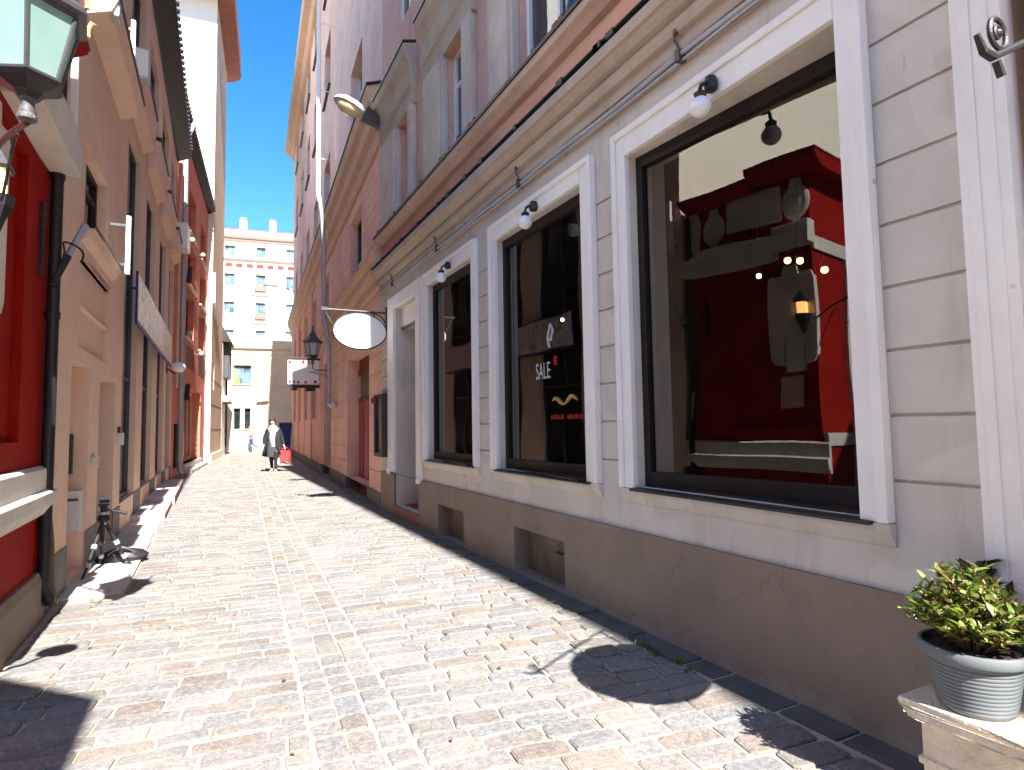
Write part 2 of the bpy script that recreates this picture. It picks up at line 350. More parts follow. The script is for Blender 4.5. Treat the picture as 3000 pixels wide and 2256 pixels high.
def window(F, b, op, frame_m='sash_white', pane_m='pane', bars=(1, 1), fw=.06, name='window', sill=None, inset=None):
    """frame in the opening, a pane (sub-part) and optionally a sill (sub-part)"""
    sa, sb, za, zb, dp = op[:5]; e = -(dp if inset is None else inset)
    m = MB(F)
    m.box((sa, e, za), (sa+fw, e+.05, zb)); m.box((sb-fw, e, za), (sb, e+.05, zb)); m.box((sa+fw, e, za), (sb-fw, e+.05, za+fw)); m.box((sa+fw, e, zb-fw), (sb-fw, e+.05, zb))
    for k in range(1, bars[0]+1):
        s = sa+(sb-sa)*k/(bars[0]+1); m.box((s-fw*.4, e, za+fw), (s+fw*.4, e+.045, zb-fw))
    for k in range(1, bars[1]+1):
        z = za+(zb-za)*(.7 if bars[1] == 1 else k/(bars[1]+1)); m.box((sa+fw, e, z-fw*.4), (sb-fw, e+.04, z+fw*.4))
    w = m.build(name, frame_m, b)
    MB(F).box((sa+fw*.5, e+.005, za+fw*.5), (sb-fw*.5, e+.012, zb-fw*.5)).build('pane', pane_m, w)
    if sill: MB(F).box((sa-.06, e, za-.05), (sb+.06, sill[0], za+.004)).build('sill', sill[1], w)
    return w
CURVE = lambda f, n: [f(i/n) for i in range(n+1)]

# ------------------------------------------------------------------ ground
g = MB(); g.face([(-400, -400, -.03), (400, -400, -.03), (400, 400, -.03), (-400, 400, -.03)]); g.build('ground', 'asphalt', kind='structure')
g = MB(); g.face([(-6, -4, 0), (9, -4, 0), (9, 40.6, 0), (-6, 40.6, 0)]); g.build('street_bed', 'sand', kind='structure')
def sett(mb, cx, cy, lx, ly, rot, h):
    c, s = math.cos(rot), math.sin(rot); hx, hy = lx/2, ly/2; ch = min(hx, hy)*rnd.uniform(.14, .34)
    o = [(-hx+ch, -hy), (hx-ch, -hy), (hx, -hy+ch), (hx, hy-ch), (hx-ch, hy), (-hx+ch, hy), (-hx, hy-ch), (-hx, -hy+ch)]
    o = [(x+rnd.uniform(-.006, .006), y+rnd.uniform(-.005, .005)) for x, y in o]
    tx, ty = rnd.uniform(-.03, .03), rnd.uniform(-.04, .04)
    def ring(k, z): return [mb.v((cx+(x*c-y*s)*k, cy+(x*s+y*c)*k, z+(x*tx+y*ty)*(1 if z > 0 else 0))) for x, y in o]
    A, B, C = ring(1, -.012), ring(.985, h*.5), ring(.90, h)
    for P, Q in ((A, B), (B, C)):
        for i in range(8): mb.bm.faces.new([P[i], P[(i+1) % 8], Q[(i+1) % 8], Q[i]])
    mb.bm.faces.new(C)
def gut_l(y): return .30+.046*y                      # left edge of the drainage strip
def left_lim(y): return -1.05 if y < 6 else (-.62 if y < 19 else -1.05+.0855*(y-19))
def right_lim(y): return 2.43 if y < 10.2 else 2.46+.0594*(y-10.2)
st = MB()
for side in (0, 1):
    y = -.3; tilt = R(-8 if side else -6)
    while y < 40:
        ph = rnd.uniform(.108, .152)*(1 if y < 22 else 1.6)
        yc = y+ph/2
        xg = gut_l(yc)
        xa, xb = (left_lim(yc), xg-.01) if side == 0 else (xg+.42, right_lim(yc))
        xm = (xa+xb)/2; x = xa
        while x < xb-.05:
            w = rnd.uniform(.19, .38)*(1 if y < 22 else 1.3); w = min(w, xb-x)
            if xb-(x+w) < .09: w = xb-x
            cx = x+w/2; cy = yc+(cx-xm)*math.tan(tilt)+rnd.uniform(-.006, .006)
            sett(st, cx, cy, w-.010, ph-.009, tilt+rnd.uniform(-.03, .03), rnd.uniform(.004, .013)+.006*math.sin(cx*2.1+1)*math.sin(yc*1.3)+.004); x += w
        y += ph
st.build('cobbled_street', 'setts', kind='structure')
st = MB()
for k in range(3):
    y = -.3
    while y < 40:
        ln = rnd.uniform(.13, .24); yc = y+ln/2
        sett(st, gut_l(yc)+.07+.135*k+rnd.uniform(-.005, .005), yc, .124, ln-.012, R(-2.6)+rnd.uniform(-.04, .04), rnd.uniform(.002, .012)); y += ln
st.build('drainage_strip', 'setts', kind='structure')
st = MB()                                             # long kerb slabs along the right-hand buildings, darkened to carry the wall's shadow strip
y = -.5
while y < 36:
    ln = rnd.uniform(.22, .55); a = right_lim(y+ln/2)+.015+rnd.uniform(-.02, .02); x2 = a+(.215 if y < 10.2 else .32)
    st.box((a+rnd.uniform(0, .012), y+.01, -.02), (x2, y+ln-.01, rnd.uniform(.004, .016)), .008); y += ln
st.build('kerb_strip', 'kerb', kind='structure')
st = MB(); y = 6.2                                    # pale slabs along the left-hand side
while y < 19:
    ln = rnd.uniform(.55, .9); st.box((-1.12, y+.006, -.02), (-.63+rnd.uniform(-.02, .01), y+ln-.006, .028+rnd.uniform(0, .01)), .008); y += ln
st.build('pavement', 'paver', kind='structure')

# ------------------------------------------------------------------ R1: cream shop building, right
F1 = frame((2.65, 0), 0, -1)
r1 = thing('shop_building', 'cream shop house with three tall display windows in white surrounds and a rose upper storey', 'building', (2.65, 5.6, 0))
Z_G = (3.09, 2.812, 2.534, 2.256, 1.978, 1.70, 1.417, 1.135)
SHOP = [(1.72, 3.32, .965, 3.30), (3.90, 5.51, .965, 3.32), (6.14, 7.70, .965, 3.32)]
ops = [(*w, .32 if w[0] < 2 else .16, False) for w in SHOP] + [(8.17, 9.33, .17, 3.30, .12, False)]
for sa, sb in ((1.245, 1.585), (3.46, 3.74), (5.64, 6.02), (9.68, 10.14)):
    for z in Z_G: ops.append((sa, sb, z-.008, z+.008, .016, True))
m = MB(F1); wall(m, 1.08, 10.18, .64, 4.05, ops); m.build('wall', 'cream', r1)
m = MB(F1); wall(m, 1.08, 10.18, 0, .655, [(4.27, 5.18, .02, .432, .16, False), (6.46, 7.32, .02, .412, .16, False), (8.12, 9.36, .0, .655, .03, False)], .028)
m.face([(1.08, .028, .655), (1.08, 0, .655), (8.12, 0, .655), (8.12, .028, .655)]); m.face([(9.36, .028, .655), (9.36, 0, .655), (10.18, 0, .655), (10.18, .028, .655)])
m.face([(10.18, .028, 0), (10.18, 0, 0), (10.18, 0, .655), (10.18, .028, .655)])
m.build('plinth', 'plinth', r1)
for sa, sb, zt in ((4.27, 5.18, .432), (6.46, 7.32, .412)):
    h = MB(F1).box((sa, -.155, .02), (sb, -.13, zt), .004).build('cellar_hatch', 'brownpanel', r1)
    k = MB(F1); c = sa+(sb-sa)*.30; k.tube([(c, -.13, .27), (c, -.10, .27), (c+.08, -.10, .27), (c+.08, -.13, .27)], .007, 8); k.build('handle', 'gun', h)
m = MB(F1); m.face([(4.27, .02, .0), (5.18, .02, .0), (5.18, -.16, .02), (4.27, -.16, .02)]); m.face([(6.46, .02, .0), (7.32, .02, .0), (7.32, -.16, .02), (6.46, -.16, .02)]); m.build('hatch_sill', 'kerb', r1)
# cornice
prof = [(0, 3.66), (.03, 3.66), (.03, 3.72), (.055, 3.725), (.06, 3.78), (.045, 3.80), (.045, 3.825), (.085, 3.83), (.10, 3.86), (.105, 3.90), (.085, 3.915), (.085, 3.935), (.13, 3.94), (.16, 3.965), (.175, 3.985), (.20, 3.99), (.20, 4.075), (.18, 4.085), (0, 4.13)]
MB(F1).prism([(d, z) for d, z in prof], 0, 1.0, 10.16).build('cornice', 'stone', r1, bevel=.004)
m = MB(F1); m.box((1.0, .001, 4.11), (10.16, .212, 4.118)); rr = random.Random(3)
for k in range(26):
    s = rr.uniform(1.3, 10); m.box((s, .19, 4.085), (s+rr.uniform(.02, .09), .216, 4.118+rr.uniform(.0, .02)))
m.build('cornice_flashing', 'black', r1)
# upper storeys
UW = [(6.30, 6.95, 4.72, 6.16), (3.80, 4.98, 4.72, 6.2), (1.4, 2.6, 4.72, 6.2)]
ops = [(*w, .18, False) for w in UW]+[(8.45, 9.06, 4.72, 6.2, .14, True)]
for zb in (7.9, 10.6):
    for sa, sb in ((6.1, 7.0), (3.85, 4.95), (1.4, 2.6), (8.4, 9.3)): ops.append((sa, sb, zb, zb+1.6, .18, False))
m = MB(F1); wall(m, 1.0, 10.18, 4.05, 13.2, ops, -.02); m.build('upper_wall', 'rose_near', r1)
MB(F1).prism([(-.018, 4.13), (.0, 4.13), (.0, 4.52), (-.018, 4.52)], 0, 1.0, 10.17).build('band', 'rose_band', r1)
MB(F1).prism([(-.01, 4.50), (.06, 4.51), (.10, 4.55), (.145, 4.575), (.15, 4.645), (-.01, 4.66)], 0, 1.0, 10.16).build('string_course', 'tan_trim', r1, bevel=.004)
m = MB(F1); m.box((1.0, -.01, 4.662), (10.17, .168, 4.676)); m.box((1.0, .158, 4.64), (10.17, .168, 4.662))
for k in range(22):
    s = rr.uniform(1.3, 10); m.box((s, .1, 4.676), (s+rr.uniform(.03, .1), .165, 4.69+rr.uniform(0, .03)))
m.build('string_course_flashing', 'black', r1)
for w in UW: window(F1, r1, (*w, .18), 'sash_white', 'pane', (1, 1), .055, inset=.15)
for zb in (7.9, 10.6):
    for sa, sb in ((6.1, 7.0), (3.85, 4.95), (1.4, 2.6), (8.4, 9.3)): window(F1, r1, (sa, sb, zb, zb+1.6, .18), 'sash_white', 'pane', (1, 1), .055, inset=.15)
def surround(sL, sl, sr, sR, ztop):
    m = MB(F1)
    m.box((sl, -.02, 4.68), (sL, .07, ztop), .012); m.box((sR, -.02, 4.68), (sr, .07, ztop), .012)
    m.box((sl+.05, .068, 4.68), (sL-.1, .10, ztop-.03), .01)
    m.build('window_pilaster', 'stone_grey', r1)
    e = MB(F1); a, b = sR-.05, sL-.02
    e.prism([(-.02, ztop-.02), (.06, ztop-.02), (.07, ztop+.22), (.10, ztop+.25), (.105, ztop+.52), (.14, ztop+.60), (.19, ztop+.68), (.20, ztop+.84), (-.02, ztop+.90)], 0, a, b)
    p = e.build('window_hood', 'stone', r1, bevel=.006)
    MB(F1).prism([(.0, ztop+.905), (.215, ztop+.845), (.215, ztop+.87), (.0, ztop+.93)], 0, a-.02, b+.02).build('lead_cover', 'black', p)
surround(10.05, 9.06, 8.45, 8.26, 6.2); surround(7.70, 6.95, 6.30, 6.02, 6.16); surround(5.55, 4.98, 3.80, 3.2, 6.2)
m = MB(F1); hollow(m, 1.0, 10.18, 0, 13.2, 9, -.02); m.build('rear_walls', 'rose', r1)
m = MB(F1); m.prism([(-9, 13.2), (.0, 13.2), (.52, 13.22), (.53, 13.42), (-4, 15)], 0, -16, 9.45); m.build('roof', 'tile', r1)
# window surrounds, joinery and glass
def shopwin(i, outer, op, yaw=0.):
    a, b = outer; sa, sb, za, zb = op
    m = MB(F1); zt = 3.49; zo = za-.012
    for (p, q) in ((a, sa), (sb, b)):
        m.box((p, 0, zo), (q, .045, zt)); 
        lo = p if p == a else q-.05
        m.box((lo, .045, zo), (lo+.05, .062, zt))
    m.box((sa, 0, zb), (sb, .045, zt)); m.box((a+.05, .045, zt-.05), (b-.05, .062, zt))
    w = m.build('shop_window', 'trim', r1, bevel=.006)
    MB(F1).prism([(0, .845), (.012, .85), (.045, .915), (.045, .950), (0, .950)], 0, a, b).build('apron', 'cream', w, bevel=.004)
    MB(F1).prism([(-.13, za-.005), (.07, za-.028), (.07, za-.012), (-.13, za+.012)], 0, sa-.06, sb+.02).build('sill', 'black', w, bevel=.003)
    # joinery: turned slightly in the opening
    c = (sb, -.055); Fj = F1 @ Matrix.Translation((c[0], c[1], 0)) @ Matrix.Rotation(R(yaw), 4, 'Z')
    L = (sb-sa)
    j = MB(Fj); fw = .055
    j.box((-L, -.06, za), (-L+fw*.7, 0, zb)); j.box((-fw, -.06, za), (0, 0, zb)); j.box((-L+fw*.7, -.06, za), (-fw, 0, za+.10)); j.box((-L+fw*.7, -.06, zb-.085), (-fw, 0, zb))
    if yaw: j.hull8([(-L, -.03, za+.0), (-L, .2, za), (0, .0, za), (0, -.03, za), (-L, -.03, za+.012), (-L, .2, za+.012), (0, .0, za+.012), (0, -.03, za+.012)])
    j.build('sash_frame', 'brown_frame', w, bevel=.004)
    pm = MB(Fj); nu, nv = 16, 20; gv = [[pm.v((-L+.03+(L-.06)*a_/nu, -.034+.0005*math.sin(a_*.9+b_*.35)*math.sin(b_*.5+1), za+.06+(zb-za-.11)*b_/nv)) for b_ in range(nv+1)] for a_ in range(nu+1)]
    for a_ in range(nu):
        for b_ in range(nv): pm.bm.faces.new([gv[a_][b_], gv[a_+1][b_], gv[a_+1][b_+1], gv[a_][b_+1]])
    pm.build('pane', 'glass', w, True)
    return w, Fj, L
W3, FJ3, L3_ = shopwin(3, (1.585, 3.465), SHOP[0], 5.5)
W2, FJ2, L2_ = shopwin(2, (3.735, 5.64), SHOP[1], .6)
W1, FJ1, L1_ = shopwin(1, (6.015, 7.86), SHOP[2], .6)
# lettering on the panes
def text(txt, size, F, name, m, parent, ext=.001):
    cu = bpy.data.curves.new(name, 'FONT'); cu.body = txt; cu.size = size; cu.extrude = ext; cu.align_x = 'CENTER'
    o = bpy.data.objects.new(name, cu); COL.objects.link(o)
    dg = bpy.context.evaluated_depsgraph_get(); me = bpy.data.meshes.new_from_object(o.evaluated_get(dg)); bpy.data.objects.remove(o)
    me.transform(F); me.materials.clear(); me.materials.append(M[m])
    t = bpy.data.objects.new(name, me); COL.objects.link(t)
    if parent: adopt(t, parent)
    return t
def on_pane(FJ, s, z, sx=1., sy=1., d=-.026):          # text plane: x runs towards the viewer's right (smaller s), y up
    return FJ @ Matrix(((-sx, 0, 0, s), (0, 0, 1, d), (0, sy, 0, z), (0, 0, 0, 1)))
M['white_vinyl'] = mat('white_vinyl', (.50, .50, .50), .5, .03, 3, 0); M['red_vinyl'] = mat('red_vinyl', (.30, .004, .004), .5, .05, 3, 0); M['orange_vinyl'] = mat('orange_vinyl', (.45, .24, .07), .5, .05, 3, 0)
text('SALE', .145, on_pane(FJ2, -.74, 1.82, .85, 1.5), 'window_lettering', 'white_vinyl', W2)
m = MB(FJ2)
m.box((-.93, -.03, 1.93), (-.985, -.026, 2.01)); m.build('red_sticker', 'red_vinyl', W2)
m = MB(FJ2); x = -1.38
for w_ in (.05, .03, .045, .03, .05, .028, .0, .05, .03, .045, .05, .028): 
    if w_: m.box((x, -.03, 1.445), (x+w_-.01, -.028, 1.480+ (.006 if w_ > .04 else 0)))
    x += w_+.004 if w_ else .05
m.build('red_lettering', 'red_vinyl', W2)
m = MB(FJ2); P = CURVE(lambda t: (-.90-.40*t, -.027, 1.60+.03*math.sin(t*9.4+.4)+.012*t), 24)
m.tube(P, [.006+.012*abs(math.sin(i/24*6.28)) for i in range(25)], 6); m.build('orange_scroll', 'orange_vinyl', W2)
m = MB(FJ2); m.tube([(-.83, -.029, 2.19), (-.885, -.029, 2.16), (-.925, -.029, 2.25), (-.885, -.029, 2.31), (-.83, -.029, 2.19), (-.86, -.029, 2.10)], .011, 5)
m.build('diamond_outline', 'white_vinyl', W2)  # white diamond outline against the pane
# door of the shop
m = MB(F1)
m.prism([(7.98, .66), (8.17, .60), (8.17, 3.30), (9.33, 3.30), (9.33, .70), (9.66, .70), (9.66, 3.5), (7.98, 3.5)], 1, 0, .05)
m.tube([(8.03, .02, .68), (8.03, .05, .66), (8.06, .06, .62)], [.05, .055, .03], 10); m.tube([(9.58, .02, .72), (9.58, .05, .70), (9.55, .06, .66)], [.05, .055, .03], 10)
dr = m.build('doorway', 'trim', r1, bevel=.006)
m = MB(F1); m.box((8.17, -.12, 3.0), (9.33, -.09, 3.30), .004); m.build('lintel_panel', 'trim', dr)
m = MB(F1); m.box((8.17, -.135, 2.965), (9.33, -.085, 3.0)); m.build('lintel_bar', 'gun', dr)
m = MB(F1); m.face([(9.33, -.12, .17), (9.33, -1.3, .17), (9.33, -1.3, 3.3), (9.33, -.12, 3.3)]); m.face([(8.17, -.12, .17), (8.17, -.12, 3.3), (8.17, -1.3, 3.3), (8.17, -1.3, .17)])
m.face([(8.17, -.12, 2.98), (9.33, -.12, 2.98), (9.33, -1.3, 2.98), (8.17, -1.3, 2.98)]); m.face([(8.17, -1.3, .17), (9.33, -1.3, .17), (9.33, -1.3, 3.3), (8.17, -1.3, 3.3)]); m.build('porch_lining', 'cream', dr)
m = MB(F1); m.box((8.10, -1.3, .0), (9.38, .035, .165), .008); m.box((8.17, -1.3, .165), (8.5, -.35, .33), .006); m.build('door_step', 'brickstep', dr)
m = MB(F1); m.box((8.22, -1.28, .33), (9.28, -1.22, 2.4), .005); m.build('door', 'wood', dr)
# pilaster at the near corner and the set-back wall beyond it
m = MB(F1); m.box((1.075, -.06, .655), (1.245, .03, 3.66)); 
m.box((1.115, .03, .80), (1.165, .035, 3.62)); m.box((1.175, .03, .80), (1.215, .033, 3.62))
m.box((1.07, .03, .655), (1.25, .045, .79)); m.build('corner_pilaster', 'trim', r1, bevel=.005)
m = MB(F1); m.box((-16, -3.0, 0), (.2, -1.2, 13.2)); m.build('set_back_wall', 'buff_dull', r1); m = MB(F1); m.box((1.082, -3.0, 0), (1.3, -.05, 13.2)); m.build('return_wall', 'buff_dull', r1)
# shop interior: one dark room behind the three windows
m = MB(F1)
for f in ([(1.1, -.35, .62), (8.0, -.35, .62), (8.0, -3.4, .62), (1.1, -3.4, .62)], [(1.1, -.2, 3.62), (8.0, -.2, 3.62), (8.0, -3.4, 3.62), (1.1, -3.4, 3.62)], [(1.1, -3.4, .62), (8, -3.4, .62), (8, -3.4, 3.62), (1.1, -3.4, 3.62)],
          [(1.1, -.2, .62), (1.1, -3.4, .62), (1.1, -3.4, 3.62), (1.1, -.2, 3.62)], [(8, -.2, .62), (8, -3.4, .62), (8, -3.4, 3.62), (8, -.2, 3.62)], [(3.62, -.2, .62), (3.62, -.9, .62), (3.62, -.9, 3.62), (3.62, -.2, 3.62)]):
    m.face(f)
for w in SHOP: m.box((w[0], -.75, .62), (w[1], -.34, .955))
m.build('interior', 'room', r1)
# things standing or hanging inside the windows
def pendant(s, d, z, label, m='lamp_on', r=.026, cord=True):
    t = thing('pendant_lamp', label, 'lamp', F1 @ Vector((s, d, z)), 'small lamps glowing behind the shop windows')
    MB(F1).ball((s, d, z), r, n=8).build('bulb', m, t, True)
    k = MB(F1); k.tube([(s, d, z+r), (s, d, 3.6)], .004, 6); k.lathe([(.03, 0), (.028, .03), (.012, .05)], (s, d, z+r*.8), 10); k.build('flex', 'black', t)
pendant(3.15, -1.4, 2.66, 'warm glowing pendant lamp behind the biggest pane, left of a close pair'); pendant(3.04, -1.4, 2.63, 'warm glowing pendant lamp behind the biggest pane, right of a close pair')
pendant(2.84, -1.4, 2.51, 'warm glowing pendant lamp behind the biggest pane, lowest and furthest right')
pendant(3.43, -1.4, 2.60, 'small white spot lamp behind the biggest pane', 'bulb_white', .02); pendant(6.2, -1.2, 2.68, 'single white spot lamp behind the SALE window', 'bulb_white', .022)
# orchid in the furthest window
t = thing('orchid', 'white flowering orchid standing inside the narrow window nearest the shop door', 'plant', F1 @ Vector((6.55, -.5, .955)))
MB(F1).lathe([(.05, 0), (.07, .12), (.072, .13), (.06, .13)], (6.55, -.5, .955), 16).build('flowerpot', 'white_enamel', t, True)
m = MB(F1); m.tube(CURVE(lambda q: (6.55+.04*q+.16*q*q, -.5+.14*q, 1.08+.62*q-.22*q*q), 12), .006, 6); m.build('stem', 'leaf_dark', t)
m = MB(F1)
for k in range(7):
    q = .45+.55*k/6; c = Vector((6.55+.04*q+.16*q*q, -.49+.14*q, 1.08+.62*q-.22*q*q))
    for a in range(5):
        an = a*1.2566+k; u = Vector((math.cos(an)*.045, .012, math.sin(an)*.045)); w = Vector((-math.sin(an)*.022, 0, math.cos(an)*.022))
        m.face([c, c+u*.6+w, c+u*1.15+Vector((0, .004, 0)), c+u*.6-w])
m.build('blossoms', 'petal', t)
# globe lamps above the windows
def globe_lamp(s, label):
    t = thing('globe_lamp', label, 'wall lamp', F1 @ Vector((s, .06, 3.34)), 'globe lamps above the shop windows')
    m = MB(F1); m.lathe([(.035, -.05), (.04, -.02), (.03, .03)], (s, .075, 3.375), 14); m.tube([(s, .045, 3.36), (s, .10, 3.37), (s, .15, 3.34), (s, .16, 3.31)], .012, 8); m.lathe([(.03, .055), (.038, .085), (.02, .1)], (s, .16, 3.20), 14); m.build('arm', 'black', t, True)
    MB(F1).ball((s, .16, 3.205), .062, n=12).build('globe', 'opal', t, True)
globe_lamp(2.46, 'white globe lamp on a black arm above the biggest window'); globe_lamp(4.60, 'white globe lamp above the middle window that reads SALE'); globe_lamp(6.77, 'white globe lamp above the narrow window nearest the shop door')
# cable run under the cornice
t = thing('wall_cable', 'grey cable conduit clipped under the stone cornice of the cream shop', 'cable', F1 @ Vector((5, .05, 3.66)))
m = MB(F1); m.tube(CURVE(lambda q: (1.0+9.0*q, .055+.004*math.sin(q*40), 3.70-.012*abs(math.sin(q*17))), 60), .016, 8); m.tube(CURVE(lambda q: (1.0+8.6*q, .05, 3.665-.01*abs(math.sin(q*14+1))), 60), .009, 8); m.build('conduit', 'zinc', t, True)
m = MB(F1)
for s in (2.72, 4.9, 7.2, 9.3): m.box((s-.02, .02, 3.65), (s+.02, .085, 3.73), .004); m.tube([(s, .05, 3.72), (s+.02, .08, 3.80), (s, .085, 3.83)], .008, 6); m.lathe([(.018, 0), (.02, .02), (.012, .035)], (s, .085, 3.82), 10)
m.build('clamp', 'gun', t)

# ------------------------------------------------------------------ R2: salmon building beyond the shop
F2 = frame((2.66, 10.19), 3.4, -1); E2 = 26.0
r2 = thing('salmon_building', 'tall salmon pink house with ochre cornices and a downpipe, beyond the cream shop', 'building', F2 @ Vector((13, 0, 0)))
UP = []                                              # upper windows
for sa in (2.2, 8.0, 11.7, 15.2, 18.7, 22.2):
    for za in (7.95, 11.9, 15.4): UP.append((sa, sa+1.6, za, za+1.85, .24, False))
MID = [(2.2, 3.75, 4.75, 6.15, .22, False)]+[(s, s+1.55, 1.75 if s > 9 else 4.3, 6.1, .34, False) for s in (8.1, 11.7, 15.1, 18.6, 22.1)]
DOOR2 = (1.3, 4.2, .0, 3.0, .32, False)
DOORB = (7.4, 9.3, .0, 3.4, .5, False)
gr = []
for z in [x*.225+4.62 for x in range(8)]:
    gr += [(.05, 2.15, z-.009, z+.009, .014, True), (3.8, 6.3, z-.009, z+.009, .014, True)]
for z in (.62, .97, 1.32, 1.67, 2.02, 2.37, 2.72, 3.07, 3.42): gr += [(.03, 1.25, z-.009, z+.009, .014, True), (4.25, 7.0, z-.009, z+.009, .014, True)]
m = MB(F2); wall(m, 0, E2, .26, 6.5, MID+[(*DOOR2[:2], .26, 3.0, .32, False), (DOORB[0], DOORB[1], .26, 3.4, .5, False)]+gr); m.build('wall', 'brick_rose', r2)
m = MB(F2); wall(m, 0, E2, 6.5, 17.4, UP, -.01); m.build('upper_wall', 'rose', r2)
m = MB(F2)
for a, b in ((0, 1.3), (4.2, 7.4), (9.3, E2)): m.box((a, -.3, 0), (b, .045, .262), .006)
m.build('plinth', 'taupe_dark', r2)
m = MB(F2); hollow(m, 0, E2, 0, 17.4, 10, -.3); m.build('rear_walls', 'rose', r2)
c = MB(F2); c.prism([(0, 6.50), (.05, 6.50), (.06, 6.75), (.14, 6.86), (.16, 7.1), (.24, 7.22), (.27, 7.46), (.0, 7.56)], 0, .05, E2+.25); c.build('cornice', 'ochre', r2, bevel=.008)
MB(F2).prism([(-.01, 7.565), (.285, 7.465), (.29, 7.49), (-.01, 7.59)], 0, .0, E2+.27).build('cornice_flashing', 'black', r2)
c = MB(F2); c.prism([(0, 3.86), (.05, 3.88), (.06, 4.05), (.13, 4.14), (.14, 4.3), (.20, 4.38), (.21, 4.46), (.0, 4.56)], 0, -.02, 9.2); c.build('string_course', 'ochre', r2, bevel=.008)
c = MB(F2); c.prism([(-.1, 17.0), (.12, 17.1), (.22, 17.35), (.46, 17.45), (.50, 17.75), (-.1, 17.85)], 0, -.1, E2+.1); c.build('eave', 'ochre', r2)
m = MB(F2); m.prism([(-10, 17.85), (.45, 17.8), (-4, 20)], 0, -.1, E2); m.build('roof', 'tile', r2)
for o in UP: window(F2, r2, o, 'sash_red' if o[0] > 3 else 'sash_white', 'pane', (1, 1), .07, sill=(.07, 'black'))
window(F2, r2, MID[0], 'gun', 'pane', (1, 0), .06)
for o in MID[1:]: window(F2, r2, o, 'wood', 'pane', (1, 2), .07)
m = MB(F2); m.box((1.3, -.33, .0), (4.2, -.27, 2.0)); 
for k in range(4): m.box((1.42+.7*k, -.27, .25), (1.42+.7*k+.55, -.255, 1.85), .01)
d2 = m.build('door', 'reddoor', r2); MB(F2).box((1.45, -.33, 2.08), (4.05, -.29, 2.62)).build('transom_pane', 'brownpanel', d2)
m = MB(F2); m.box((1.3, -.33, 2.62), (4.2, -.25, 2.75)); m.box((1.3, -.33, 1.98), (4.2, -.26, 2.08)); m.box((1.3, -.33, 2.75), (4.2, -.28, 3.0)); m.build('door_frame', 'darkred', d2)
m = MB(F2); m.box((DOORB[0], -.5, 0), (DOORB[1], -.45, 3.4)); m.build('door', 'wood', r2)
m = MB(F2)                                           # pilasters of the further bays
for s in (9.75, 13.3, 16.8, 20.3, 23.8): m.box((s, 0, .262), (s+1.7, .05, 6.5), .008)
m.build('pilaster', 'brick_rose', r2)
# downpipe: white colour above the cornice stands for its sunlit length, zinc below
dp = MB(F2); dp.tube([(6.85, .44, 17.0), (6.85, .44, 16.4), (6.85, .44, 16.0), (6.85, .44, 8.0), (6.85, .40, 7.75)], .062, 12)
for z in (9, 11, 13, 15): dp.lathe([(.07, -.02), (.07, .02)], (6.85, .44, z), 12); dp.tube([(6.85, .0, z), (6.85, .44, z)], .012, 6)
dp.build('downpipe', 'white_pipe', r2, True)
dp = MB(F2); dp.tube([(6.85, .40, 7.8), (6.85, .34, 7.4), (6.85, .28, 6.6), (6.85, .27, 4.6), (6.85, .24, 4.3), (6.85, .12, 3.7), (6.85, .11, 2.2), (6.80, .12, 2.05), (6.5, .10, 2.0), (5.9, .05, 1.97)], .055, 12)
for z in (6.3, 5.2, 3.2, 2.4): dp.lathe([(.063, -.02), (.063, .02)], (6.85, .26 if z > 4 else .11, z), 12)
dp.build('downpipe', 'zinc', r2, True)
m = MB(F2); m.box((1.1, -.02, 4.56), (1.6, .16, 4.62)); m.build('snow_guard', 'zinc', r2)

# ------------------------------------------------------------------ L1: red house with stucco ornament, left foreground
F3 = frame((-1.08, 0), -.6, 1)
YA, YB = 3.92, 5.72
l1 = thing('red_building', 'low deep red house with off-white stucco bands and ornament at the left edge', 'building', (-1.1, 4.8, 0))
m = MB(F3); wall(m, YA, YB, .36, 4.45, [(4.0, 5.05, 1.34, 3.30, .05, True)]); 
m.face([(YA, 0, 0), (YA, -2.4, 0), (YA, -2.4, 4.45), (YA, 0, 4.45)]); m.face([(YB, 0, 0), (YB, 0, 4.45), (YB, -5, 4.45), (YB, -5, 0)]); m.face([(YA, -2.4, 0), (YA, -2.4, 4.45), (YB, -2.4, 4.45), (YB, -2.4, 0)]); m.build('wall', 'red', l1)
m = MB(F3); m.prism([(-2.4, 0), (.05, 0), (.05, .30), (.03, .365), (-2.4, .365)], 0, YA-.02, YB).build('plinth', 'plinth', l1, bevel=.006)
m = MB(F3); m.prism([(0, .785), (.045, .79), (.07, .83), (.10, .87), (.10, .955), (.055, .975), (.055, 1.13), (.02, 1.15), (0, 1.15)], 0, YA-.08, 5.80).build('moulding', 'ornament', l1, bevel=.004)
# upper cornice band, stepping down with an angled end
m = MB(F3); m.prism([(YA-.06, 3.50), (4.35, 3.50), (4.35, 3.40), (5.35, 3.40), (5.68, 3.42), (5.68, 3.62), (5.38, 3.74), (4.35, 3.70), (4.35, 3.78), (YA-.06, 3.78)], 1, 0, .20).build('band', 'ornament', l1, bevel=.008)
m = MB(F3); m.prism([(-.1, 4.33), (.05, 4.34), (.15, 4.40), (.22, 4.44), (.22, 4.48), (-.1, 4.48)], 0, 4.62, YB-.05); m.prism([(-2.4, 4.40), (.05, 4.40), (.18, 4.47), (.25, 4.53), (.25, 4.58), (-2.4, 4.58)], 0, YA-.20, 4.62); m.build('cornice', 'red', l1, bevel=.006)
m = MB(F3); m.box((4.62, -2.4, 4.48), (YB-.03, .23, 4.50)); m.box((YA-.21, -2.4, 4.58), (4.62, .26, 4.60)); m.build('roof', 'darkred', l1)
m = MB(F3); m.box((4.30, 0, 3.90), (5.0, .035, 4.35), .02); m.build('plaque', 'ornament', l1, bevel=.004)
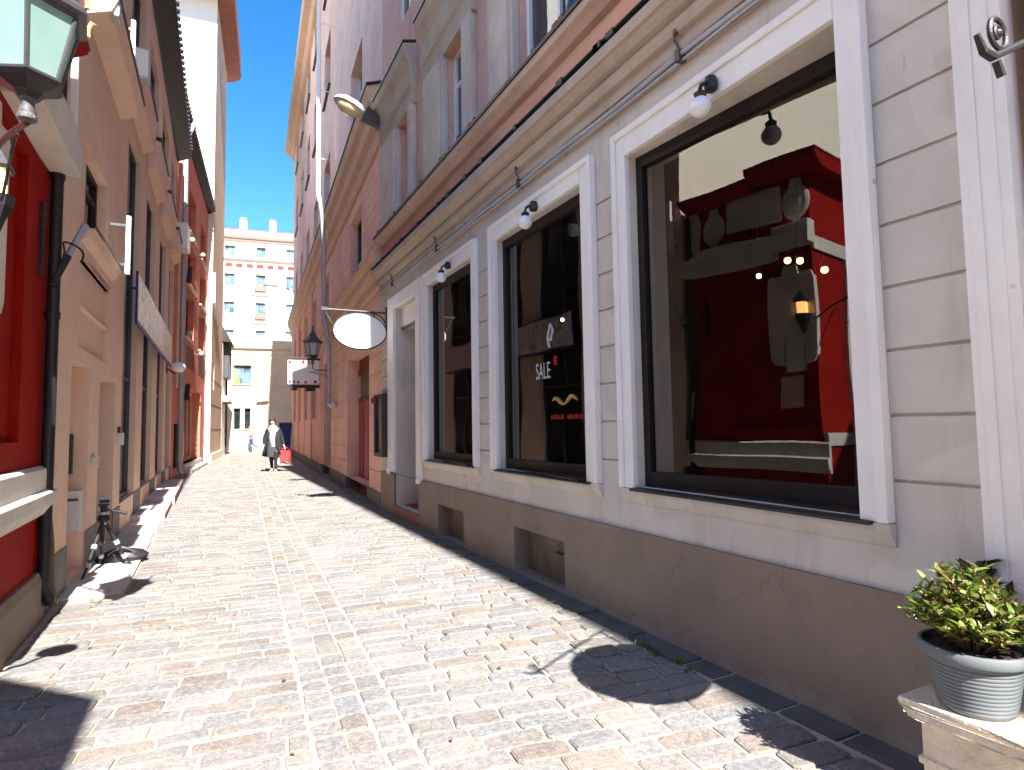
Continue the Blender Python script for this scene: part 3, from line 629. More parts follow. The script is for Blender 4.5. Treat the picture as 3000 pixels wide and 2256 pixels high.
def medallion(s, z):
    m = MB(F3); pr = [(.19, 0), (.19, .03), (.15, .05), (.13, .035), (.06, .06), (.0, .065)]
    Fm = F3 @ Matrix(((1, 0, 0, s), (0, 0, 1, 0), (0, 1, 0, z), (0, 0, 0, 1)))
    m.F = Fm; m.lathe(pr, n=20, sy=1.15); m.F = F3
    m.prism([(s-.05, z-.2), (s+.05, z-.2), (s+.03, z-.34), (s, z-.40), (s-.03, z-.34)], 1, 0, .03); m.prism([(s-.09, z+.2), (s+.09, z+.2), (s+.06, z+.30), (s-.06, z+.30)], 1, 0, .03)
    m.build('medallion', 'ornament', l1, bevel=.003)
medallion(5.22, 4.03); medallion(4.10, 4.08)
# stucco cartouche round a wall lantern
o = [(-.33, 1.05), (-.30, 1.12), (-.12, 1.10), (-.10, 1.22), (.10, 1.22), (.12, 1.10), (.30, 1.12), (.33, 1.05), (.33, .10), (.28, .02), (.16, .0), (.14, .28), (.13, .33), (.13, -.08), (-.13, -.08), (-.13, .33), (-.14, .28), (-.16, .0), (-.28, .02), (-.33, .10)]
m = MB(F3); m.prism([(4.20+x*.86, 2.08+z) for x, z in o], 1, -.05, .03); m.build('cartouche', 'ornament', l1, bevel=.012)
m = MB(F3); m.box((4.13, -.05, 1.55), (4.41, -.03, 1.95), .005); m.build('notice_panel', 'ochre', l1)
# corner piece of pale stucco against the neighbour, and ironwork
m = MB(F3); m.prism([(5.5, 3.75), (5.62, 3.80), (5.66, 4.30), (5.55, 4.42), (5.46, 4.2)], 1, 0, .04); m.build('stucco_drop', 'ornament', l1, bevel=.006)
m = MB(F3)
for k in range(3): m.tube(CURVE(lambda q: (5.42+.05*math.sin(q*12.6), .02, 2.62+k*.16+.15*q), 14), .008, 6)
m.box((5.40, .0, 2.55), (5.44, .02, 3.1)); m.build('wrought_iron_scroll', 'black', l1)
m = MB(F3); m.tube([(5.66, .05, 4.3), (5.66, .05, .25), (5.66, .10, .12)], .042, 12)
for z in (.9, 2.3, 3.4): m.lathe([(.05, -.025), (.05, .025)], (5.66, .05, z), 12)
m.build('downpipe', 'black', l1, True)
m = MB(F3); m.tube([(5.78, .04, .75), (5.78, .06, .55), (5.77, .07, .25), (5.75, .10, .08)], .03, 8); m.build('rusty_pipe', 'wood', l1, True)
# a red barrel-lit window niche in the side wall, seen in the shop glass
m = MB(F3); m.box((YA-.03, -1.6, 3.45), (YA, -.02, 3.62)); m.box((YA-.03, -1.6, 1.1), (YA, -.02, 1.25)); m.box((YA-.05, -.95, 0), (YA, -.78, 3.45)); m.build('side_moulding', 'ornament', l1, bevel=.004)
# flag holder on the corner
t = thing('flag_holder', 'black and white flag pole holder with iron scroll between red and taupe walls', 'flag holder', F3 @ Vector((5.62, .08, 2.55)))
A = F3 @ Vector((5.62, .04, 2.52)); B = Vector((-.92, 5.78, 3.07)); Bm = A.lerp(B, .48)
m = MB(); m.tube([A, Bm], .028, 12); m.build('socket', 'black', t, True); m = MB(); m.tube([Bm, B], [.024, .026], 12); m.build('tube', 'zinc', t, True)
m = MB(); m.tube(CURVE(lambda q: A+Vector((.02+.16*q*(1-.2*q)+.06*math.sin(q*9)*q, .05*q, .06+.30*math.sin(q*2.6))), 24), .008, 6); m.build('scroll', 'black', t)

# iron fence in the yard beside the red house (seen in the shop glass)
t = thing('iron_fence', 'black iron fence with wavy finials beside the red house, mirrored in the shop window', 'fence', (-1.9, 3.2, 0))
m = MB(); m.box((-2.8, 3.28, .95), (-1.15, 3.30, .98)); m.box((-2.8, 3.28, 1.12), (-1.15, 3.30, 1.15)); m.box((-2.8, 3.28, .1), (-1.15, 3.30, .13)); m.build('rail', 'black', t)
m = MB()
for k in range(12):
    x = -1.18-.145*k; m.tube([(x, 3.29, 0), (x, 3.29, 1.25)], .011, 6); m.tube(CURVE(lambda q: (x+.02*math.sin(q*9.4), 3.29, 1.25+.2*q), 8), [.014, .013, .012, .011, .01, .009, .008, .006, .003], 6)
m.build('bar', 'black', t)

t = thing('disc_shadow_post', 'unseen black post with a round disc, added to cast a disc shadow on the street', 'post', (-1.16, 2.95, 0))  # post and disc added out of view to cast a round shadow
m = MB(); m.tube([(-1.16, 2.95, 0), (-1.16, 2.95, 2.05)], .03, 10); m.ball((-1.16, 2.95, 2.08), .05, n=8); m.build('post', 'black', t, True)
m = MB(); m.tube([(-1.16, 2.95, 1.55), (-1.0, 2.95, 1.60), (-.92, 2.95, 1.70)], .014, 8); m.build('arm', 'black', t, True)
m = MB(Matrix.Translation((-.875, 2.95, 1.78)) @ Matrix.Rotation(R(90), 4, 'X')); m.lathe([(.105, -.012), (.11, 0), (.105, .012)], n=28, sy=.85); m.build('disc', 'white_enamel', t)
# ------------------------------------------------------------------ lanterns
def lantern(name, label, F, sc=1., glass='teal_glass', n=6, group=None, arm=None, mount=None, detail=True):
    """tapered lantern, its origin at the middle of the glass"""
    t = thing(name, label, 'lantern', F.translation, group)
    rt, rb, zt, zb = .235*sc, .15*sc, .185*sc, -.185*sc
    ang = [2*math.pi*(k+.5)/n for k in range(n)]
    P = lambda r, a, z: (r*math.cos(a), r*math.sin(a), z)
    m = MB(F)
    for a in ang: m.tube([P(rb, a, zb), P(rt, a, zt)], .012*sc, 6)
    for r, z in ((rb, zb), (rt, zt)):
        for k in range(n): m.tube([P(r, ang[k], z), P(r, ang[(k+1) % n], z)], .011*sc, 6)
    m.build('frame', 'gun', t)
    m = MB(F)
    for k in range(n): m.face([P(rb-.004, ang[k], zb), P(rb-.004, ang[(k+1) % n], zb), P(rt-.004, ang[(k+1) % n], zt), P(rt-.004, ang[k], zt)])
    m.build('glass', glass, t)
    m = MB(F); m.lathe([(rt*1.0, zt+.002), (rt*1.22, zt+.02*sc), (rt*1.24, zt+.045*sc), (rt*.95, zt+.10*sc), (rt*.55, zt+.19*sc), (rt*.42, zt+.24*sc), (rt*.42, zt+.28*sc), (rt*.2, zt+.34*sc), (.02*sc, zt+.38*sc)], n=n, rot=math.pi/n); rf = m.build('roof', 'gun', t)
    m = MB(F); m.lathe([(.012*sc, .0), (.03*sc, .03*sc), (.012*sc, .07*sc), (.022*sc, .10*sc), (.002, .15*sc)], (0, 0, zt+.37*sc), 12); m.build('finial', 'black', rf, True)
    if detail:
        m = MB(F)
        for a in ang: 
            p = Vector(P(rt*1.25, a, zt+.05*sc)); m.tube([p, p+Vector((0, 0, .05*sc)), p*1.06+Vector((0, 0, .085*sc)), p*1.14+Vector((0, 0, .07*sc))], [.014*sc, .012*sc, .012*sc, .006*sc], 6)
        m.build('crown', 'gold', rf)
    m = MB(F); m.lathe([(rb*1.12, zb), (rb*1.15, zb-.015*sc), (rb*1.0, zb-.035*sc), (rb*.5, zb-.075*sc), (rb*.33, zb-.11*sc)], n=n, rot=math.pi/n); m.build('base_plate', 'black', t)
    m = MB(F); m.lathe([(.038*sc, zb-.095*sc), (.045*sc, zb-.105*sc), (.036*sc, zb-.118*sc), (.031*sc, zb-.14*sc), (.034*sc, zb-.165*sc), (.041*sc, zb-.185*sc), (.039*sc, zb-.195*sc), (.047*sc, zb-.21*sc), (.044*sc, zb-.228*sc), (.02*sc, zb-.245*sc)], n=18); m.build('cup', 'worn_paint', t, True)
    if arm:
        for i, pth in enumerate(arm):
            MB().tube(pth, .016*sc if i == 0 else .009*sc, 8).build('bracket', 'black', t, True)
    return t
M['worn_paint'] = mat('worn_black_white_paint', (.10, .10, .10), .5, .5, 30, .3, 1.0, (.012, .012, .012), chips=(60, .8, (.5, .5, .48)))
LP = Vector((-.715, 3.13, 3.055)); MT = F3 @ Vector((YA+.02, .0, 2.62))
cup = LP+Vector((0, 0, -.335))
a1 = [cup+(MT-cup)*q+Vector((0, 0, .07*math.sin(q*3.14)-.10*(1-q)*0)) for q in [i/12 for i in range(13)]]
a2 = CURVE(lambda q: cup+(MT-cup)*(.12+.5*q)+Vector((0, 0, -.16*math.sin(q*3.1)+.06*math.sin(q*9))), 20)
a3 = CURVE(lambda q: LP+Vector((-.16, -.02, -.19))+Vector((.05*math.sin(q*3), .03*q, -.26*q+.03*math.sin(q*6))), 14)
a4 = CURVE(lambda q: MT+(cup-MT)*(.05+.35*q)+Vector((0, 0, -.35*(1-q)**1.5)), 14)
lantern('street_lantern', 'big black lantern with pale teal panes on a scrolled bracket beside the red house', Matrix.Translation(LP) @ Matrix.Rotation(R(8), 4, 'Z'), .78, 'teal_glass', 6, arm=[a1, a2, a3, a4])
# lantern of the cartouche: lit, on the red facade
t = thing('wall_lantern', 'small lit amber lantern in the stucco cartouche, mirrored in the shop window', 'lantern', F3 @ Vector((4.06, .12, 2.75)))
m = MB(F3); m.box((4.015, .03, 2.68), (4.105, .11, 2.82)); m.build('glass', 'lamp_on', t)
MB(F3).lathe([(.09, 2.82), (.1, 2.84), (.02, 2.95)], (4.06, .07, 0), 4, rot=.785).build('roof', 'black', t); m = MB(F3); m.lathe([(.02, 2.45), (.05, 2.55), (.08, 2.62), (.09, 2.68)], (4.06, .07, 0), 8); m.build('cup', 'black', t); MB(F3).tube([(4.06, .0, 2.5), (4.06, .07, 2.47)], .02, 8).build('bracket', 'black', t)
# the far lantern on the salmon house
FL = F2 @ Matrix.Translation((7.75, .48, 3.68))
w = lambda s, d, z: F2 @ Vector((s, d, z))
lantern('street_lantern', 'black lantern with white panes on a wall arm beyond the white oval sign', FL, .98, 'milk_glass', 6, detail=False,
        arm=[[w(7.75, .48, 3.42), w(7.75, .48, 3.14), w(7.75, .42, 3.08), w(7.75, .2, 3.08), w(7.75, 0, 3.08)], CURVE(lambda q: w(7.75, .05+.4*q, 2.85+.2*q+.05*math.sin(q*6)), 12), [w(7.75, .012, 2.78), w(7.75, .012, 3.2)]])

# ------------------------------------------------------------------ L2: taupe building
F4 = frame((-1.12, 5.78), .77, 1); S0 = .58                    # old survey measured from Y 6.36
o4 = lambda a: a+S0
l2 = thing('taupe_building', 'taupe plastered house with tall dark window slots and a dark tiled eave on the left', 'building', F4 @ Vector((6.5, 0, 0)))
E4 = 13.25
SL = [(o4(3.3), o4(4.8)), (o4(5.65), o4(7.25)), (o4(8.25), o4(9.85)), (o4(10.85), o4(12.2))]
slots = [(a, b, .42, 5.75, .13, False) for a, b in SL]
uppers = [(a, b, 6.55, 8.45, .13, False) for a, b in SL]+[(o4(.45), o4(2.35), 5.62, 8.2, .13, False)]
rec = [(o4(.19), o4(1.05), 0.05, 2.06, .42, True), (o4(1.62), o4(2.72), 0.05, 2.02, .26, False)]
win1 = (o4(.52), o4(1.75), 3.33, 4.22, .15, False)
pan = (o4(.45), o4(2.05), 2.20, 3.05, .05, True)
m = MB(F4); wall(m, 0, E4, 0, 9.1, slots+uppers+rec+[win1, pan, (o4(.45), o4(2.05), 2.60, 2.612, .06, True)]); hollow(m, .02, E4, 0, 9.1, 8, -.7); m.face([(E4, 0, 0), (E4, -.7, 0), (E4, -.7, 9.1), (E4, 0, 9.1)]); m.build('wall', 'taupe', l2)
m = MB(F4)
pe = [0.0]+[x for r_ in (rec[0], rec[1], *slots) for x in r_[:2]]+[E4]
for i in range(0, len(pe), 2): m.box((pe[i], -.02, 0), (pe[i+1], .012, .40 if i < 6 else .44))
m.build('plinth', 'taupe_dark', l2)
for a, b, za, zb, dp, _ in slots: window(F4, l2, (a, b, za, zb, dp), 'gun', 'pane_green', (1, 2), .06)
for a, b, za, zb, dp, _ in uppers: window(F4, l2, (a, b, za, zb, dp), 'gun', 'pane_green', (1, 0), .06)
window(F4, l2, win1, 'brown_frame', 'pane', (1, 1), .06)
m = MB(F4)
m.prism([(0, 3.20), (.07, 3.25), (.11, 3.33), (0, 3.34)], 0, o4(.40), o4(2.15))
m.prism([(0, 3.05), (.0, 3.12), (-.05, 3.05)], 0, o4(.45), o4(2.05))
m.prism([(0, 5.38), (.20, 5.46), (.26, 5.60), (0, 5.62)], 0, o4(.3), o4(2.5))
for a, b in SL: m.prism([(0, 5.95), (.16, 6.04), (.20, 6.48), (0, 6.55)], 0, a-.1, b+.1)
m.build('sill_ledge', 'taupe', l2, bevel=.006)
m = MB(F4); m.box((o4(.42), .10, 3.345), (o4(2.16), .125, 3.358)); m.box((o4(.3), .1, 5.625), (o4(2.5), .275, 5.64))
for a, b in SL: m.box((a-.1, .08, 6.555), (b+.1, .215, 6.57))
m.build('ledge_flashing', 'gun', l2)
m = MB(F4); m.prism([(-.1, 9.08), (.05, 9.1), (.36, 9.24), (.36, 9.34), (-8, 12)], 0, -.25, E4+.1); 
for k in range(60): m.tube([(-.2+k*.225, .40, 9.37), (-.2+k*.225, .1, 9.45)], .045, 6)
m.build('roof', 'black', l2)
m = MB(F4); m.box((o4(1.62), -.26, .1), (o4(2.72), -.23, 2.02)); d4 = m.build('door', 'gun', l2); m = MB(F4); m.box((o4(2.0), -.23, 1.25), (o4(2.1), -.21, 1.5)); m.build('door_plate', 'white_enamel', d4)
# sunlit end wall rising above the red house
m = MB(F4); m.face([(0, 0, 0), (0, -.7, 0), (0, -.7, 9.1), (0, 0, 9.1)]); m.face([(-.0, -.7, 4.0), (-.0, -8, 4.0), (-.0, -8, 11.6), (-.0, -.7, 9.2)]); m.build('end_wall', 'buff_wall', l2)
# vertical light bars and the box lamp
def bar(s, za, zb, label, d=.22):
    t = thing('light_bar', label, 'wall lamp', F4 @ Vector((s, d, za)), 'vertical light bars on the taupe house')
    MB(F4).box((s-.025, d-.05, za), (s+.025, d, zb), .006).build('diffuser', 'sign_white', t); m = MB(F4); m.box((s-.012, 0, za+.1), (s+.012, d-.05, za+.13)); m.box((s-.012, 0, zb-.13), (s+.012, d-.05, zb-.1)); m.build('bracket', 'gun', t)
bar(o4(1.9), 3.25, 3.95, 'white vertical light bar beside the small window above the recessed panel'); bar(o4(1.85), 5.6, 6.35, 'white vertical light bar high on the first pier of the taupe house'); bar(.12, 3.85, 4.62, 'white vertical light bar at the near corner of the taupe house', .10)
def boxlamp(s, z, label, sc=1.):
    t = thing('box_lamp', label, 'wall lamp', F4 @ Vector((s, .2, z)), 'box lamps on the taupe house')
    MB(F4).box((s-.10*sc, .02, z), (s+.10*sc, .26, z+.40*sc), .02).build('housing', 'zinc', t); MB(F4).box((s-.105*sc, .08, z+.03), (s-.098*sc, .25, z+.40*sc-.03)).build('diffuser', 'sign_white', t)
boxlamp(o4(3.0), 6.2, 'grey box lamp with white face between two window slots high on the taupe house', 1.1); boxlamp(o4(.42), 5.45, 'white box lamp at the top left, above the lantern', .8)
# intercom and mail boxes in the recess
t = thing('intercom', 'black intercom and meter box in the door recess of the taupe house', 'intercom', F4 @ Vector((o4(1.05), -.2, 1.0)))
s = o4(1.05)
m = MB(F4); m.box((s-.10, -.38, .98), (s-.001, -.12, 1.38), .01); b_ = m.build('box', 'black', t); m = MB(F4); m.box((s-.105, -.22, 1.12), (s-.10, -.14, 1.34)); m.build('panel', 'zinc', b_); m = MB(F4); m.box((s-.107, -.2, 1.06), (s-.10, -.17, 1.09)); m.build('button', 'red_vinyl', b_)
for k in range(2):
    t = thing('mail_box', 'pale grey mail box under the intercom, ' + ('nearer the street' if k else 'further into the recess'), 'mail box', F4 @ Vector((s-.1, -.36+.17*k, .42)), 'mail boxes in the recess')
    m = MB(F4); m.box((s-.14, -.37+.175*k, .42), (s-.001, -.20+.175*k, .82), .012); b_ = m.build('box', 'grey_box', t); m = MB(F4); m.box((s-.145, -.35+.175*k, .72), (s-.139, -.22+.175*k, .745)); m.build('slot', 'gun', b_)
t = thing('switch_box', 'small white switch box on the pier by the window slots', 'box', F4 @ Vector((o4(3.05), .0, 1.2))); MB(F4).box((o4(2.95), 0, 1.22), (o4(3.13), .06, 1.38), .008).build('box', 'grey_box', t); m = MB(F4); m.box((o4(2.99), .0, 1.38), (o4(3.03), .03, 1.46)); m.build('conduit', 'black', t)
t = thing('switch_box', 'small pale switch box on the pier between the two recesses', 'box', F4 @ Vector((o4(1.3), .0, 1.0))); MB(F4).box((o4(1.25), 0, 1.02), (o4(1.40), .05, 1.14), .008).build('box', 'grey_box', t); m = MB(F4); m.box((o4(1.28), .05, 1.05), (o4(1.37), .055, 1.11)); m.build('cover', 'zinc', t)
# printed banner box over the slots
t = thing('sign_board', 'long sign board with mottled printed face and navy edge over the dark window slots', 'sign', F4 @ Vector((7, .1, 3)))
a, b = o4(3.35), o4(9.9)
m = MB(F4); m.prism([(.12, 2.90), (.15, 2.90), (.15, 3.64), (.12, 3.64)], 0, a, b); m.box((a+.1, 0, 3.4), (a+.14, .12, 3.43)); m.box((b-.14, 0, 3.4), (b-.1, .12, 3.43)); m.build('box', 'navy', t, bevel=.004)
m = MB(F4); m.hull8([(a+.03, .15, 2.955), (b-.03, .15, 2.955), (b-.03, .156, 2.955), (a+.03, .156, 2.955), (a+.03, .15, 3.605), (b-.03, .15, 3.605), (b-.03, .156, 3.605), (a+.03, .156, 3.605)]); m.build('printed_face', 'banner', t)
t = thing('globe_lamp', 'white bowl lamp at the far end of the tilted sign box', 'wall lamp', F4 @ Vector((o4(10.5), .2, 2.9)))
MB(F4).ball((o4(10.6), .26, 2.97), .17, sz=.75, n=10).build('globe', 'opal', t, True); m = MB(F4); m.tube([(o4(10.6), 0, 2.95), (o4(10.6), .2, 2.80)], .02, 8); m.box((o4(10.55), 0, 2.8), (o4(10.65), .03, 3.1)); m.build('bracket', 'darkred', t)
# stone steps in front of the slots
def step(y0, y1, z0, z1, x1, label):
    t = thing('door_step', label, 'step', (-.85, y0, 0), 'pale steps along the taupe house'); MB().box((-1.06, y0, z0), (x1, y1, z1), .012).build('slab', 'paver', t); m = MB(); m.box((x1, y0+.02, z0), (x1+.008, y1-.02, z1-.03)); m.build('riser', 'darkred', t)
step(10.9, 13.0, .0, .10, -.60, 'low pale stone step with red riser, nearer of the two in the sun'); step(13.05, 17.2, .0, .17, -.56, 'long pale stone step with red riser beside the dark window slots')

# ------------------------------------------------------------------ L3: brick-red house
F5 = frame((-1.0, 19.1), 4.9, 1); E5 = 9.7
l3 = thing('brick_red_building', 'narrow brick red house with dark windows and a grey downpipe, left side', 'building', F5 @ Vector((4.8, 0, 0)))
W5 = [(3.3, 5.3, 8.1, 9.6, .25, False), (6.9, 9.0, 8.1, 9.6, .25, False), (3.3, 5.6, 6.3, 7.75, .25, False), (6.9, 9.1, 6.3, 7.75, .25, False), (3.1, 5.2, 4.5, 6.05, .25, False), (6.8, 8.9, 4.5, 6.05, .25, False)]
P5 = [(3.3, 5.6, 3.5, 4.3, .04, False), (6.9, 9.2, 3.5, 4.3, .04, False)]
D5 = (3.1, 7.9, .3, 2.86, .35, False)
m = MB(F5); wall(m, 0, E5, 0, 10.9, W5+P5+[D5]); hollow(m, 0, E5, 0, 10.9, 8, -.6); m.face([(0, 0, 0), (0, -.6, 0), (0, -.6, 10.9), (0, 0, 10.9)]); m.build('wall', 'redwall', l3)
for o in W5: window(F5, l3, o, 'darkred', 'pane', (1, 1), .07, sill=(.08, 'sandstone'))
m = MB(F5)
for o in P5: m.box((o[0], -.04, o[2]), (o[1], -.02, o[3]))
m.build('spandrel_panel', 'darkred', l3)
window(F5, l3, D5, 'ochre', 'pane', (3, 0), .12, 'shop_front')
m = MB(F5); m.box((2.8, -.2, 0), (8.2, .28, .12), .01); m.box((2.9, -.2, .12), (8.0, .08, .30), .01); m.build('door_step', 'paver', l3)
m = MB(F5); m.prism([(-.1, 10.75), (.08, 10.8), (.26, 10.95), (.26, 11.06), (-6, 13)], 0, -.1, E5); 
for k in range(44): m.tube([(-.1+k*.225, .28, 11.08), (-.1+k*.225, .08, 11.15)], .05, 6)
m.build('roof', 'tile', l3)
m = MB(F5); m.tube([(1.25, .35, 10.85), (1.25, .2, 10.5), (1.25, .13, 10.1), (1.25, .13, .25), (1.25, .22, .1)], .075, 12)
for z in (1.5, 4, 6.5, 9): m.lathe([(.085, -.03), (.085, .03)], (1.25, .13, z), 12)
m.build('downpipe', 'zinc', l3, True)
m = MB(F5); m.tube([(.35, .12, 9.9), (.35, .12, 2.6)], .05, 8); m.build('cable_duct', 'ochre', l3, True)
m = MB(F5); m.box((.1, 0, 6.6), (.75, .35, 7.35), .02); m.build('meter_box', 'white_enamel', l3)
m = MB(F5)
for z in (5.9, 2.3): m.tube([(1.45, .25, z), (1.5, .28, z+.5)], .07, 8)
m.tube([(1.0, .05, .3), (1.0, .05, 1.6)], .05, 8); m.build('cable_terminal', 'black', l3, True)
for s, z in ((2.55, 4.5), (6.0, 4.25), (6.0, 8.0), (2.7, 7.6)):  # cream balls on arms, marking small pale spots on the facade
    t = thing('cream_ball', {(2.55, 4.5): 'round cream ball left of the lower near window on the brick red house', (6.0, 4.25): 'round cream ball between the two dark red panels', (6.0, 8.0): 'round cream ball high between the upper windows of the brick red house', (2.7, 7.6): 'round cream ball beside the upper near window of the brick red house'}[s, z], 'wall lamp', F5 @ Vector((s, .2, z)), 'round balls on the brick red house')
    MB(F5).ball((s, .18, z), .085, n=8).build('globe', 'sandstone', t, True); MB(F5).tube([(s, 0, z-.05), (s, .14, z-.03)], .025, 8).build('arm', 'gun', t)

# ------------------------------------------------------------------ L4: tall block behind
F6 = frame((.03, 28.6), 4.9, 1); E6 = 6.2
l4 = thing('tall_block', 'tall block with a blank sunlit white end wall and a rounded rust-coloured eave', 'building', F6 @ Vector((3, 0, 0)))
m = MB(F6); m.face([(0, 0, 0), (0, -14, 0), (0, -14, 30), (0, 0, 30)]); m.build('end_wall', 'white_wall', l4)
m = MB(F6); wall(m, 0, E6, 0, 30, [(1.0, 1.6, 3.2, 4.4, .2, True)]); m.face([(E6, 0, 0), (E6, 0, 30), (E6, -14, 30), (E6, -14, 0)]); m.face([(0, -14, 0), (E6, -14, 0), (E6, -14, 30), (0, -14, 30)]); m.build('wall', 'tan_wall', l4)
ev = [(0, .0), (.62, .0), (.72, .1)]
m = MB(F6); pts = [(-1.2, -.2), (-1.2, .70)]+[(E6-.15+.85*math.sin(a), -.15+.85*math.cos(a)) for a in [R(x) for x in range(0, 91, 10)]]+[(E6+.7, -3), (-1.2, -3)]
m.prism(pts, 2, 20.6, 21.6); m.build('eave', 'eave', l4)
m = MB(F6); m.tube(CURVE(lambda q: (-.03, -1.95+.05*math.sin(q*30), 4+26*q), 40), .03, 6); m.build('cable', 'gun', l4)
m = MB(F6); m.tube([(.0, .05, 8.2), (.05, .06, 6.9), (.5, .06, 6.5), (3.0, .06, 6.3)], .07, 8); m.build('cable_loop', 'white_pipe', l4, True)
m = MB(F6); m.box((0, 0, 0), (E6, .06, .35)); m.build('plinth', 'buff_wall', l4)
m = MB(F6)
for z in (1.4, 2.5, 3.6): m.box((0, .0, z), (E6, .006, z+.03))
m.build('joint', 'taupe_dark', l4)

# L5: pale strip, and a dark box standing for shade, far end of left side
F7 = frame((.62, 35.0), 4.9, 1)
l5 = thing('pale_strip_house', 'sliver of a pale house with a dark box standing in for shade, far end of left side', 'building', F7 @ Vector((1.5, 0, 0)))
m = MB(F7); m.box((0, -6, 0), (3.0, -.05, 6.0)); m.build('wall', 'buff_wall', l5)
m = MB(F7); m.box((.9, -.05, 4.2), (2.6, .22, 6.1), .05)
for k in range(4): m.box((.95+k*.42, .22, 4.3), (1.01+k*.42, .25, 6.0))
m.build('shade_box', 'gun', l5); m = MB(F7); m.prism([(-.3, 6.1), (.38, 6.1), (-.1, 7.0), (-.4, 7.2)], 0, .2, 2.8); m.build('shade_box_roof', 'tile', l5)
m = MB(F7); m.box((2.7, -.05, 0), (2.8, .05, 6)); m.build('downpipe', 'black', l5)
m = MB(F7); m.box((.2, -.05, 2.9), (2.6, .30, 3.2), .02); m.build('awning_box', 'white_enamel', l5); m = MB(F7); m.box((.2, -.05, 2.82), (2.62, .31, 2.9)); m.build('awning_rail', 'black', l5)

# ------------------------------------------------------------------ E: ivory block closing the street
F8 = frame((2.3, 41.5), 98, 1)
KE = 1.5                                               # the ivory block stands a street further back than the low house
F8B = Matrix.Translation((0, 0, 1.4)) @ Matrix.Scale(KE, 4) @ Matrix.Translation((0, 0, -1.4)) @ F8
e0 = thing('stone_house', 'low flat-topped buff stone house closing the end of the street', 'building', F8 @ Vector((0, 0, 0)))
e = thing('ivory_block', 'large ivory apartment block with chimneys rising behind the low stone house', 'building', F8B @ Vector((0, 0, 0)))
EW = []
for u, w_ in ((-5.3, .62), (-3.45, .62), (-1.62, .62), (.24, .60), (2.07, .62), (3.9, .6), (5.7, .6)):
    for za, zb in ((12.5, 13.2), (10.55 if abs(u-.24) > .1 else 10.25, 11.38), (8.8 if abs(u-.24) > .1 else 8.42, 9.55), (7.36, 7.74)): EW.append((u, u+w_, za, zb, .16, False))
LWN = [(-.98, .06, 4.25, 5.48, .18, False), (-.95, .05, 1.4, 2.74, .2, False), (3.0, 4.0, 4.25, 5.48, .18, False), (-4.0, -3.0, 4.25, 5.48, .18, False)]
m = MB(F8B); wall(m, -9, 12, .5, 14.1, EW); m.face([(-9, 0, 14.1), (12, 0, 14.1), (12, -12, 14.1), (-9, -12, 14.1)]); m.build('wall', 'e_wall', e)
gr = [(-9, -1.05, z-.012, z+.012, .02, True) for z in (2.1, 2.75, 3.4, 4.05, 4.7, 5.35)]+[(.12, 2.9, z-.012, z+.012, .02, True) for z in (2.1, 2.75, 3.4, 4.05, 4.7, 5.35)]
m = MB(F8); wall(m, -9, 12, 0, 6.2, LWN+gr, .05); hollow(m, -9, 12, 0, 7.1, 8, -.25); m.build('stone_base', 'e_stone', e0)
m = MB(F8); m.prism([(0, 6.15), (.10, 6.17), (.14, 6.45), (.30, 6.55), (.32, 6.75), (.18, 7.05), (.0, 7.12), (-8, 7.13), (-8, 7.0)], 0, -9, 12); m.prism([(.0, 1.0), (.10, 1.0), (.10, .0), (.0, 0)], 0, -9, 12); m.build('base_cornice', 'e_stone', e0)
m = MB(F8B); m.prism([(0, 13.55), (.08, 13.56), (.12, 13.72), (.40, 13.85), (.42, 14.1), (0, 14.12)], 0, -9, 12); m.prism([(0, 12.28), (.16, 12.30), (.16, 12.40), (0, 12.44)], 0, -9, 12); m.build('cornice', 'e_wall', e)
m = MB(F8B); m.box((-9, .121, 13.55), (12, .127, 13.66)); m.box((-9, .16, 12.30), (12, .166, 12.35)); m.build('cornice_red_moulding', 'sash_red', e)  # thin red-brown strips along the cornice and ledge faces
m = MB(F8B)
for k in range(34): m.box((-9+k*.62, .0, 11.83), (-9+k*.62+.40, .05, 12.05))
m.build('frieze_bracket', 'darkred', e)
rc = random.Random(11)
for o in EW:
    w_ = window(F8B, e, o, 'sash_red', 'pane_blue', (1, 0), .035, sill=(.05, 'e_wall'))
    if rc.random() < .6: a_ = rc.uniform(.15, .5)*(o[1]-o[0]); cm = MB(F8B); cm.box((o[0]+.03, -.162, o[2]+.04), (o[0]+a_, -.15, o[3]-.04)); cm.build('curtain', 'curtain', w_)
for o in LWN: window(F8, e0, o, 'sash_red' if o[2] > 3 else 'gun', 'pane_blue' if o[2] > 3 else 'pane_green', (1, 0), .07, sill=(.14, 'e_stone'))
m = MB(F8); m.prism([(-.90, 4.3), (-.62, 4.3), (-.86, 5.2), (-.90, 5.35)], 1, -.15, -.13); m.build('yellow_curtain', 'yellow', e0)
m = MB(F8); m.box((-.56, -.15, 1.42), (-.32, .0, 2.72)); m.build('white_pier', 'sash_white', e0)
for z in (10.28, 8.45):
    m = MB(F8B); m.box((.20, .1, z), (.88, .16, z+.38)); m.box((.20, 0, z), (.24, .16, z+.38)); m.box((.84, 0, z), (.88, .16, z+.38)); bl = m.build('balcony_rail', 'sash_red', e)
    m = MB(F8B); m.prism([(.05, z-.22), (.3, z-.30), (.8, z-.30), (1.03, z-.22), (1.03, z-.16), (.05, z-.16)], 1, 0, .1); m.build('garland', 'ochre', e)
m = MB(F8B); m.prism([(.40, 14.12), (.46, 14.2), (-3.5, 15.0), (-3.5, 14.1)], 0, -9, 12); m.build('roof', 'roof', e)
for u in (-.87, .95):
    m = MB(F8B); m.box((u, -1.8, 14.1), (u+.42, -1.2, 15.35), .02); m.box((u+.05, -1.75, 15.35), (u+.37, -1.25, 15.5)); m.build('chimney', 'white_wall', e)
m = MB(F8B)
for k in range(40): m.tube([(-9+k*.5, -.6, 14.35), (-9+k*.5, -.6, 14.65)], .006, 5)
